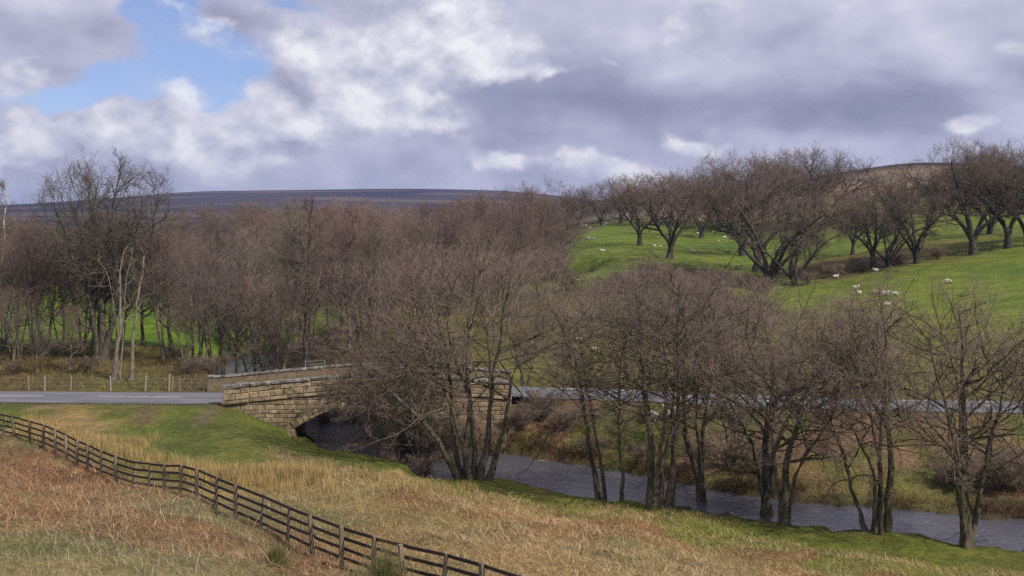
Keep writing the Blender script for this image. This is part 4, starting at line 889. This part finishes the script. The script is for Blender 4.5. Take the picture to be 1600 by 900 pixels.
for i, (px, Y, hgt) in enumerate(sorted([(812, 70.5, 1.8), (850, 71.5, 2.2), (885, 70, 1.8), (925, 67, 1.6), (1090, 62.5, 1.8), (1140, 62, 2.0), (1180, 60.8, 2.0), (1520, 58, 2.2), (1560, 57.5, 2.4), (1600, 57, 2.4), (1480, 58.5, 1.8), (1000, 64.5, 1.4)])):
    shrub(px, Y, hgt, 1.2, '%s low twiggy shrub from the left on the bank between river and road' % nth(i + 1), 'shrubs on the far river bank')
for i, (px, py, hgt) in enumerate(sorted([(1262, 445, 2.2), (1300, 433, 2.4), (1345, 424, 2.6), (1405, 415, 2), (1465, 405, 2), (1160, 450, 3), (1110, 452, 3), (1040, 450, 3.2), (985, 458, 3.4), (1190, 456, 2.5), (872, 432, 3.5), (882, 455, 3.5)])):
    X, Y = hit(px, py, 120)
    shrub(px, Y, hgt, 1.25, '%s brown leafless shrub from the left in the hillside hedge lines' % nth(i + 1), 'shrubs along the hillside hedge lines')
for i, (px, Y, hgt) in enumerate(sorted([(505, 81.5, 2.4), (560, 82, 2.6), (590, 82.5, 2.8), (20, 84, 1.3), (135, 85, 1.5), (300, 85, 1.7), (330, 88, 2.2), (400, 96, 2.4), (430, 84, 2.6), (500, 84, 3), (530, 86, 3.6), (570, 86, 4.2), (280, 100, 2), (600, 90, 4), (640, 90, 4)])):
    shrub(px, Y, hgt, 1.15, '%s low brushwood shrub from the left behind the road and bridge' % nth(i + 1), 'brushwood behind the left road')

# ------------------------------------------------------------------ loose ground cover
def blades(name, X, Y, length, width, lean, bend, cols, label, segs=3, droop=0.0, base_z=0.0, head=None):
    """curved tapering blades standing at X, Y"""
    rg = np.random.default_rng(len(X) + 5); n = len(X); Z = hz(X, Y) - 0.02 + base_z
    a = rg.uniform(0, 2 * np.pi, n) if head is None else head + rg.normal(size=n) * .5
    d = np.stack([np.cos(a), np.sin(a), np.zeros(n)], 1); side = np.stack([-np.sin(a), np.cos(a), np.zeros(n)], 1)
    tw_ = rg.uniform(0, np.pi, n); side = side * np.cos(tw_)[:, None] + d * np.sin(tw_)[:, None] * .6
    p = np.stack([X, Y, Z], 1); ang = lean; V = []; m = segs + 1
    for k in range(m):
        f = k / segs; wd = width * (1 - f * 0.8)
        if k < segs: V += [p - side * wd[:, None] / 2, p + side * wd[:, None] / 2]
        else: V += [p]
        st = length / segs; p = p + (d * np.sin(ang)[:, None] + np.array((0, 0, 1.0)) * np.cos(ang)[:, None]) * st[:, None]; ang = ang + bend
    V = np.stack(V, 1); k_ = V.shape[1]; ii = np.arange(n * k_).reshape(n, k_)
    Q = [np.stack([ii[:, 2 * j], ii[:, 2 * j + 1], ii[:, 2 * j + 3], ii[:, 2 * j + 2]], 1) for j in range(segs - 1)]
    T = np.stack([ii[:, k_ - 3], ii[:, k_ - 2], ii[:, k_ - 1]], 1)
    C = np.repeat(cols, k_, 0)
    me = fast_mesh(name, V.reshape(-1, 3), np.concatenate(Q) if Q else None, T, M_TINT, C, smooth=False)
    return tag(link(name, me), label, None, None, 'stuff')
rgk = np.random.default_rng(44)
def vnoise(X, Y, sc_, seed):
    rg = np.random.default_rng(seed); tot = np.zeros(len(X))
    for o in range(4):
        a = rg.uniform(0, 6.28, 5); ph = rg.uniform(0, 6.28, 5); fr = sc_ * 2 ** o * rg.uniform(.7, 1.3, 5)
        tot += sum(np.sin((X * np.cos(t) + Y * np.sin(t)) * f + p + 1.7 * np.sin((X * np.sin(t) - Y * np.cos(t)) * f * .6)) for t, p, f in zip(a, ph, fr)) / 5 / 2 ** o
    return tot
def scatter(n, Y0, Y1, px0=-60, px1=1660):
    """even over the ground between two distances"""
    Y = np.sqrt(rgk.uniform(Y0 ** 2, Y1 ** 2, n)); px = rgk.uniform(px0, px1, n); return (px - 800) / F * Y, Y, px
def inside(X, Y):    # on the railway side of the fence
    px = X / Y * F + 800; return Y < FY(px)
def river_gap(X, Y):
    d, h = near_line(X, Y, RIVC); return d - h
def palette(n, cs, j=0.18):
    c = np.array(cs)[rgk.integers(0, len(cs), n)]; return np.clip(c * (1 + rgk.normal(size=(n, 1)) * j), .01, .9)
# near slope: pale grass, green under-grass, dead bracken
X, Y, px = scatter(118000, 15, 64, -60, 1000); k = inside(X, Y) & (rgk.random(len(X)) < np.clip(34 / Y, .35, 1)); X, Y = X[k], Y[k]; bn = vnoise(X, Y, .45, 3) + 0.25 * (np.sin(Y * .5 - X * .2)); ng = vnoise(X, Y, .8, 9)
BRM = lambda X, Y: 1.25 * vnoise(X, Y, .36, 3) + 0.05 + 0.55 * np.clip((Y - 27) / 12, -1, 1) * np.clip(1 - (X / Y + .2) * 2, 0, 1)
bm_ = BRM(X, Y); k = rgk.random(len(X)) < np.clip(.85 - bm_ * .9, .12, 1); X, Y, ng = X[k], Y[k], ng[k]; n = len(X)
cs = np.where((ng + rgk.normal(size=n) * .45 > .34)[:, None], palette(n, [(.10, .14, .03), (.13, .16, .04), (.16, .17, .06)]), palette(n, [(.34, .30, .19), (.27, .24, .12), (.42, .38, .26), (.20, .19, .08)]))
blades('dry_grass', X, Y, rgk.uniform(.18, .48, n), rgk.uniform(.006, .015, n), rgk.uniform(.2, 1.0, n), rgk.uniform(.15, .5, n), cs, 'pale dry tussock grass on the slope before the fence')
def bracken(name, X, Y, label, pal, lmin=.25, lmax=.7, wmax=.027, zj=.22):
    n = len(X)
    return blades(name, X, Y, rgk.uniform(lmin, lmax, n), rgk.uniform(.012, wmax, n), rgk.uniform(.5, 1.6, n), rgk.uniform(.05, .45, n), palette(n, pal, .22), label, 3, base_z=np.abs(rgk.normal(size=n)) * zj * .6)
BP1 = [(.26, .145, .075), (.20, .108, .058), (.32, .19, .105), (.15, .082, .048), (.40, .28, .18)]
X, Y, px = scatter(85000, 15, 64, -60, 1000); k = inside(X, Y) & (BRM(X, Y) + rgk.normal(size=len(X)) * .22 > .28) & (rgk.random(len(X)) < np.clip(36 / Y, .35, 1)); bracken('dead_bracken', X[k], Y[k], 'collapsed rusty dead bracken on the slope before the fence', BP1)
# beyond the fence: straw-coloured bracken and bent grass down to the bank
X, Y, px = scatter(105000, 24, 60, 420, 1660); g_ = river_gap(X, Y); gd = np.interp(px, [420, 640, 760, 950, 1150, 1300, 1660], [7, 7, 4.5, 3.6, 4.6, 7.2, 8.5]); edge = vnoise(X, Y, .5, 17) * 1.6
k = (~inside(X, Y)) & (g_ > gd + edge) & (rgk.random(len(X)) < np.clip(36 / Y, .3, 1)); X, Y, px = X[k], Y[k], px[k]
nb = vnoise(X, Y, .35, 23); isb = nb + rgk.normal(size=len(X)) * .3 > -.22
bracken('dead_bracken', X[isb], Y[isb], 'straw-brown flattened bracken between the fence and the river', [(.36, .24, .12), (.30, .19, .09), (.44, .32, .18), (.26, .15, .075), (.42, .32, .19)], .2, .55, .022, .16)
X2, Y2 = X[~isb], Y[~isb]; n = len(X2)
blades('dry_grass', X2, Y2, rgk.uniform(.15, .36, n), rgk.uniform(.01, .018, n), rgk.uniform(.2, 1.0, n), rgk.uniform(.1, .5, n), palette(n, [(.34, .29, .13), (.27, .25, .09), (.40, .34, .18), (.17, .19, .05)]), 'yellowish bent grass on the flat field beyond the fence')
# short green turf on the bank and below the bridge
X, Y, px = scatter(110000, 36, 74, -40, 1660); g_ = river_gap(X, Y); rd, _ = near_line(X, Y, ROADC); k = (~inside(X, Y)) & (g_ > .5) & (rd > 3.3) & (rgk.random(len(X)) < np.clip(44 / Y, .3, 1)); X, Y = X[k], Y[k]
gc = ground_colour(X, Y); k = (gc[:, 1] > gc[:, 0] * 1.15); X, Y, gc = X[k], Y[k], gc[k]; n = len(X)
blades('short_grass', X, Y, rgk.uniform(.06, .16, n), rgk.uniform(.014, .026, n), rgk.uniform(.1, .9, n), rgk.uniform(0, .5, n), np.clip(gc * (1 + rgk.normal(size=(n, 1)) * .28), .01, .6), 'short green turf on the river bank and road verge', 2)
# rushes
def rushes(cl, label, name='rush_clumps'):
    xs = []; ys = []; ls = []
    for px, py, hgt, rad, nb_ in cl:
        X0, Y0 = hit(px, py); a = rgk.uniform(0, 6.28, nb_); r = np.abs(rgk.normal(size=nb_)) * rad; xs.append(X0 + r * np.cos(a)); ys.append(Y0 + r * np.sin(a) * 1.0); ls.append(hgt * rgk.uniform(.55, 1.1, nb_))
    X = np.concatenate(xs); Y = np.concatenate(ys); L = np.concatenate(ls); n = len(X)
    blades(name, X, Y, L, rgk.uniform(.012, .026, n), np.abs(rgk.normal(size=n)) * .22, rgk.uniform(.02, .22, n), palette(n, [(.40, .28, .12), (.34, .23, .10), (.48, .36, .17), (.26, .19, .08), (.30, .24, .09)]), label, 3)
cl = []
for _ in range(120):
    px = rgk.uniform(30, 200); cl.append((px, np.interp(px, [30, 200], [668, 708]) + rgk.normal() * 9, .55, .35, 48))
for _ in range(150):
    px = rgk.uniform(190, 520); cl.append((px, np.interp(px, [190, 300, 420, 520], [712, 742, 752, 745]) + rgk.normal() * 8, .75, .32, 62))
for px, py, h_ in [(450, 750, 1.1), (432, 752, 1.0), (468, 748, 1.0), (300, 745, .95), (330, 748, .9), (352, 750, .9), (485, 748, .8), (205, 700, .8), (215, 702, .8), (500, 752, .7), (410, 750, .9), (380, 752, .9)]:
    for _ in range(3): cl.append((px + rgk.normal() * 6, py + rgk.normal() * 2, h_, .3, 110))
for px, py in [(630, 765), (645, 766), (662, 766), (680, 764), (690, 768), (700, 768), (725, 765), (740, 768), (655, 762), (245, 688), (570, 748), (590, 750), (540, 745), (612, 760)]: cl.append((px, py, .55, .3, 90))
rushes(cl, 'tall straw-coloured rushes in tufts beyond the fence')
# rough growth and bracken across the river and behind the road
X, Y, px = scatter(65000, 52, 76, 780, 1680); g_ = river_gap(X, Y); rd, _ = near_line(X, Y, ROADC); nn = np.array([1.0]); side = Y > np.interp(X, RIVC[:, 0][np.argsort(RIVC[:, 0])], RIVC[:, 1][np.argsort(RIVC[:, 0])])
k = side & (g_ > .3) & (rd > 3.6) & (rgk.random(len(X)) < .8); X, Y = X[k], Y[k]; gc = ground_colour(X, Y); n = len(X); nz_ = vnoise(X, Y, .5, 41)
cs = np.where((nz_ + rgk.normal(size=n) * .3 > .25)[:, None], palette(n, [(.30, .15, .075), (.24, .12, .06), (.36, .21, .11)]), np.clip(gc * (1.1 + rgk.normal(size=(n, 1)) * .3), .01, .6))
blades('rough_grass', X, Y, rgk.uniform(.15, .45, n), rgk.uniform(.016, .034, n), rgk.uniform(.2, 1.3, n), rgk.uniform(.05, .4, n), cs, 'rough grass and russet bracken across the river below the road', 2)
gsel = river_gap
X, Y, px = scatter(42000, 78, 104, -60, 780); rd, _ = near_line(X, Y, ROADC); k = (rd > 3.4) & (river_gap(X, Y) > .4); X, Y = X[k], Y[k]; n = len(X)
blades('rough_grass', X, Y, rgk.uniform(.2, .6, n), rgk.uniform(.025, .045, n), rgk.uniform(.2, 1.2, n), rgk.uniform(.05, .4, n), palette(n, [(.13, .10, .045), (.10, .10, .03), (.19, .13, .065), (.075, .055, .03), (.24, .17, .085)], .25), 'rough brown and green growth under the trees behind the road', 2)
X, Y, px = scatter(60000, 80, 165, 640, 1680); rd, _ = near_line(X, Y, ROADC); cl_ = vnoise(X, Y, .5, 71) + .5 * vnoise(X, Y, .12, 72); k = (rd > 3.3) & (cl_ > .15) & (rgk.random(len(X)) < np.clip(110 / Y, .4, 1)); X, Y = X[k], Y[k]; gc = ground_colour(X, Y); k = gc[:, 1] < .16; X, Y, gc = X[k], Y[k], gc[k]; n = len(X)
blades('tussock_grass', X, Y, rgk.uniform(.15, .42, n), rgk.uniform(.03, .06, n), rgk.uniform(.1, 1.0, n), rgk.uniform(.05, .5, n), np.clip((gc * .55 + np.array((.10, .09, .035)) * .6) * (1 + rgk.normal(size=(n, 1)) * .3), .01, .6), 'tussocky rough pasture grass between the road and the hedge', 2)
# ragged grass along the road edges
j = rgk.integers(0, len(ROADC) - 1, 16000); sg = rgk.choice([-1, 1], 16000); T2 = np.gradient(ROADC[:, :2], axis=0); T2 /= np.linalg.norm(T2, axis=1, keepdims=True)
P2_ = ROADC[j, :2] + (ROADC[j + 1, :2] - ROADC[j, :2]) * rgk.random((16000, 1)) + np.stack([-T2[j, 1], T2[j, 0]], 1) * (sg * (ROAD_HW + .02 + np.abs(rgk.normal(size=16000)) * .25))[:, None]
k = (np.abs(P2_[:, 0]) < 60) & ((P2_[:, 0] < -20.4) | (P2_[:, 0] > .6)); P2_ = P2_[k]; n = len(P2_)
blades('verge_grass', P2_[:, 0], P2_[:, 1], rgk.uniform(.08, .22, n), rgk.uniform(.02, .045, n), rgk.uniform(.2, 1.3, n), rgk.uniform(0, .5, n), palette(n, [(.10, .12, .03), (.14, .13, .05), (.18, .14, .07)]), 'ragged grass fringe along the edges of the road', 2)
# dark overhanging brambles at the edge of the water on the far side
T = RIVC[(RIVC[:, 0] > -3) & (RIVC[:, 0] < 36)]; n = 18000; j = rgk.integers(0, len(T) - 1, n); dd = T[j + 1, :2] - T[j, :2]; dd /= np.linalg.norm(dd, axis=1, keepdims=True); nn = np.stack([-dd[:, 1], dd[:, 0]], 1); nn *= np.sign(nn[:, 1:2])
pt = T[j, :2] + (T[j + 1, :2] - T[j, :2]) * rgk.random((n, 1)) + nn * (T[j, 2:3] + .55 + np.abs(rgk.normal(size=(n, 1))) * .7); dens = vnoise(pt[:, 0], pt[:, 1], .7, 51) > -.35; pt = pt[dens]; n = len(pt)
blades('bramble_scrub', pt[:, 0], pt[:, 1], rgk.uniform(.4, 1.1, n), rgk.uniform(.012, .026, n), rgk.uniform(.0, 1.2, n), rgk.uniform(.2, .75, n), palette(n, [(.09, .06, .035), (.14, .085, .05), (.19, .12, .065), (.07, .055, .03)], .25), 'dark bramble tangle hanging over the far edge of the river', 3, head=math.radians(-80))

# green broom bush at the fence
bx_, by_ = hit(605, 905, 20, 60); by_ = 29.6; bx_ = at(604, by_); n = 1100
rr_ = np.abs(rgk.normal(size=n)) * .33; aa = rgk.uniform(0, 6.28, n)
me_o = blades('broom_bush', bx_ + rr_ * np.cos(aa) * 1.3, by_ + rr_ * np.sin(aa), rgk.uniform(.6, 1.95, n) * (1 - np.clip(rr_, 0, .8) * .6), rgk.uniform(.010, .02, n), np.abs(rgk.normal(size=n)) * .42, rgk.uniform(-.12, .22, n), palette(n, [(.11, .12, .035), (.15, .15, .055), (.10, .095, .04), (.20, .17, .09)], .3), 'wispy green broom bush growing through the wooden fence', 3)
me_o['kind'] = 'thing'; me_o['category'] = 'bush'
n = 1100; bx2, by2 = at(434, 32.0), 32.0; rr_ = np.abs(rgk.normal(size=n)) * .2; aa = rgk.uniform(0, 6.28, n)
me_o = blades('broom_bush', bx2 + rr_ * np.cos(aa), by2 + rr_ * np.sin(aa), rgk.uniform(.3, .8, n), rgk.uniform(.010, .02, n), np.abs(rgk.normal(size=n)) * .3, rgk.uniform(-.05, .15, n), palette(n, [(.10, .12, .03), (.14, .15, .05), (.17, .15, .07)]), 'small olive sprig bush on the slope at the picture bottom', 3)
me_o['kind'] = 'thing'; me_o['category'] = 'bush'

# ------------------------------------------------------------------ wire fence behind the left road, gate, field wall
SM = box_mesh('post', 0.10, 0.10, 1.35, M_STAKE, 0.02, 0.92); SN = box_mesh('post', 0.12, 0.12, 1.5, M_NEWSTAKE, 0.02, 0.95)
wf = empty('wire_fence', (at(170, 77.4), 77.4, float(hz(at(170, 77.4), 77.4)))); wfo = np.array(wf.location)
tag(wf, 'grey stake and wire fence along the far verge of the left road', 'fence')
pp = []
for px, st in [(-80, SM), (-20, SM), (45, SM), (70, SM), (110, SM), (173, SM), (227, SM), (264, SN), (268.5, SM), (281, SM), (328, SM)]:
    Y = 77.5; X = at(px, Y); z_ = float(hz(X, Y)); o = link('post', st, wf, (X - wfo[0], Y - wfo[1], z_ - .22 - wfo[2])); o.rotation_euler = (rf.normal() * .04, rf.normal() * .05, rf.uniform(0, 1)); pp.append((X, Y, z_))
for h_ in (.35, .65, .95):
    b_ = Buf(); b_.tubes((np.array(pp) + np.array((0, -.06, h_)) - wfo)[None], np.full((1, len(pp)), .006), 3); link('wire', b_.mesh('wire', M_WIRE), wf)
b_ = Buf(); p0 = np.array((at(316, 77.6), 77.6, float(hz(at(316, 77.6), 77.6)) - .1)); p1 = np.array((at(328, 77.5), 77.5, p0[2] + 1.0)); b_.tubes((np.stack([p0, p1]) - wfo)[None], np.full((1, 2), .045), 6); link('brace', b_.mesh('brace', M_STAKE), wf)
gt = empty('field_gate', (at(491, 84), 84, 3.3)); tag(gt, 'pale green barred field gate just behind the far bridge parapet', 'gate')
def bar(name, p0, p1, r, mat, parent):
    b_ = Buf(); b_.tubes(np.array([p0, p1], float)[None], np.full((1, 2), r), 6); return link(name, b_.mesh(name, mat), parent)
for h_ in (.25, .5, .75, 1.0, 1.28): bar('bar', (-.72, 0, h_), (.78, .25, h_ + .1), .028, M_GATE, gt)
for x_ in (-.74, .80): bar('post', (x_, .0 if x_ < 0 else .25, -1.2), (x_, .0 if x_ < 0 else .25, 1.42), .05, M_GATE, gt)
# dry stone field wall up the hill
def field_wall(pix, label, hgt=0.75, ymin=120):
    pts = densify(np.array([(*hit(a, b, ymin), 0.0) for a, b in pix]), 1.0); zz = hz(pts[:, 0], pts[:, 1]); rg = np.random.default_rng(len(pts)); V = []; Q = []
    o0 = np.array((pts[0, 0], pts[0, 1], zz[0]))
    T = np.gradient(pts[:, :2], axis=0); T /= np.linalg.norm(T, axis=1, keepdims=True); Nn = np.stack([-T[:, 1], T[:, 0]], 1); S = 0
    for i in range(len(pts)):
        hh = hgt * rg.uniform(.35, 1.15)
        for o, h_ in ((-.35, -.3), (-.22, hh), (.22, hh * rg.uniform(.95, 1.05)), (.35, -.3)):
            V.append((pts[i, 0] + Nn[i, 0] * o + rg.normal() * .05 - o0[0], pts[i, 1] + Nn[i, 1] * o + rg.normal() * .05 - o0[1], zz[i] + h_ - o0[2]))
    for i in range(len(pts) - 1):
        for j in range(3): Q.append((i * 4 + j, i * 4 + j + 1, i * 4 + 5 + j, i * 4 + 4 + j))
    w_ = link('field_wall', fast_mesh('field_wall', V, Q, mat=M_ROCK, smooth=False), None, o0); tag(w_, label, 'wall')
field_wall([(858, 374), (885, 371), (905, 367), (925, 361), (945, 355)], 'tumbledown dry stone wall among sheep on the upper green field')
field_wall([(870, 357), (905, 353), (935, 349), (960, 343), (1000, 338)], 'dark stone wall along the top edge of the upper field')

# ------------------------------------------------------------------ sheep
def sheep_mesh(name, pose):
    V = []; E = []; Rd = []
    def v(x_, y_, z_, r, r2=None, par=None):
        V.append((x_, y_, z_)); Rd.append((r, r2 or r)); i = len(V) - 1
        if par is not None: E.append((par, i))
        return i
    bz = .62 if pose != 'lying' else .32
    c0 = v(0, 0, bz, .30, .29); c1 = v(.28, 0, bz + .01, .27, .27, c0); c2 = v(-.30, 0, bz, .29, .28, c0); c3 = v(-.50, 0, bz + .02, .18, .18, c2); v(-.58, 0, bz - .12, .05, .05, c3)
    if pose == 'grazing': n1 = v(.50, 0, bz - .04, .15, .15, c1); n2 = v(.66, 0, bz - .28, .10, .11, n1); hd = v(.74, .0, bz - .46, .08, .07, n2); v(.80, 0, bz - .57, .045, .05, hd)
    else: n1 = v(.46, 0, bz + .16, .14, .14, c1); n2 = v(.58, 0, bz + .32, .10, .10, n1); hd = v(.72, .03, bz + .33, .085, .08, n2); v(.84, .05, bz + .26, .05, .05, hd)
    for sy in (-1, 1): v(hd and V[n2][0] + .02, sy * .14, V[n2][2] + .02, .025, .04, n2)
    for par, sx in ((c1, .30), (c2, -.34)):
        for sy in (-1, 1):
            if pose == 'lying': a = v(sx + .1, sy * .24, .14, .07, .07, par); v(sx + .3, sy * .26, .06, .04, .04, a)
            else: a = v(sx, sy * .14, bz - .26, .075, .075, par); b = v(sx + (.02 if sx > 0 else -.03), sy * .14, .2, .04, .04, a); v(sx, sy * .14, .0, .042, .042, b)
    me = bpy.data.meshes.new(name); me.from_pydata(V, E, []); o = bpy.data.objects.new(name, me); COL.objects.link(o)
    md = o.modifiers.new('s', 'SKIN'); md.use_smooth_shade = True; o.modifiers.new('u', 'SUBSURF').levels = 1
    for i, (a, b) in enumerate(Rd): me.skin_vertices[0].data[i].radius = (a, b)
    me.skin_vertices[0].data[0].use_root = True
    dg = bpy.context.evaluated_depsgraph_get(); out = bpy.data.meshes.new_from_object(o.evaluated_get(dg)); out.name = name
    bpy.data.objects.remove(o); out.materials.clear(); out.materials.append(M_WOOL); out.materials.append(M_FACE)
    hx = V[hd][0] - .04
    for p in out.polygons:
        c = p.center
        if c.x > hx or (pose != 'lying' and c.z < .24 and abs(c.x) < .5): p.material_index = 1
    return out
SHP = {k: sheep_mesh('sheep', k) for k in ('grazing', 'standing', 'lying')}
S1 = [(840 + a / 4.21, 330 + b / 4.21) for a, b in [(85, 138), (147, 136), (178, 126), (205, 148), (238, 138), (245, 163), (230, 156), (292, 108), (318, 107), (343, 113), (448, 91), (332, 189), (365, 190), (155, 185), (130, 203), (428, 267), (122, 303), (83, 337), (65, 354), (152, 351), (265, 463), (770, 231), (805, 236), (1055, 153), (1155, 141), (1190, 201), (1225, 178), (1020, 271), (1067, 68), (1375, 65), (1385, 98)]]
S2 = [(1337, 454, 'standing'), (1342, 462, 'standing'), (1368, 460, 'grazing'), (1383, 463, 'standing'), (1399, 461, 'lying'), (1386, 478, 'lying'), (1481, 444, 'grazing'), (1368, 424, 'lying'), (1305, 434, 'lying')]
S3 = [(1416, 322), (1378, 335), (1460, 326), (1503, 318), (1380, 340)]
rsx = np.random.default_rng(61)
def sheep(px, py, pose, label, group, sc_=1.0, y0=80):
    X, Y = hit(px, py, y0); o = link('sheep', SHP[pose], None, (X, Y, float(hz(X, Y)) - .02)); a = rsx.choice([0, math.pi]) + rsx.normal() * .5; o.rotation_euler = (0, 0, a); o.scale = (sc_,) * 3
    return tag(o, label, 'sheep', group)
for i, (a, b) in enumerate(sorted(S1)): sheep(a, b, rsx.choice(['grazing', 'standing', 'lying']), '%s white sheep from the left on the upper green field' % nth(i + 1), 'sheep on the upper hill field', rsx.choice([.95, .95, .65]), 120)
for i, (a, b, p) in enumerate(sorted(S2)): sheep(a, b, p, '%s sheep from the left on the bright green slope at right' % nth(i + 1), 'sheep on the right-hand slope', .88, 110)
for i, (a, b) in enumerate(sorted(S3)): sheep(a, b, 'grazing', '%s distant sheep from the left seen between the high oaks at upper right' % nth(i + 1), 'sheep above the oak row', 1.15, 180)
sheep(927, 550, 'standing', 'small white sheep in the rough pasture just beyond the road', None, .55)
sheep(905, 535, 'grazing', 'white sheep higher in the rough pasture left of the small one', None, .6)
sheep(1146, 529, 'grazing', 'lone white sheep in rough pasture above the forked river tree', None, .65)
sheep(1016, 664, 'grazing', 'sheep grazing on the green strip between river and road', None, 1.0, 58)
sheep(1050, 655, 'standing', 'white sheep beside the road seen between the five mossy stems', None, 1.0, 58)

# ------------------------------------------------------------------ haze in the air of the dale
hv = [(x_, y_, z_) for z_ in (-20, 330) for x_, y_ in ((-6500, -3600), (6500, -3600), (6500, 7200), (-6500, 7200))]
hm = bpy.data.materials.new('haze_air'); hm.use_nodes = True; hn = NT(hm.node_tree); hn.n.clear(); ho = hn.new('ShaderNodeOutputMaterial'); vo = hn.new('ShaderNodeVolumePrincipled')
vo.inputs['Color'].default_value = (0.42, 0.56, 1.0, 1); vo.inputs['Density'].default_value = 0.00010; vo.inputs['Anisotropy'].default_value = 0.2; hn.l.new(vo.outputs[0], ho.inputs['Volume'])
tag(link('haze', fast_mesh('haze', hv, [(3, 2, 1, 0), (4, 5, 6, 7), (0, 1, 5, 4), (1, 2, 6, 5), (2, 3, 7, 6), (3, 0, 4, 7)], mat=hm, smooth=False)), 'thin blue haze filling the valley air', None, None, 'stuff')
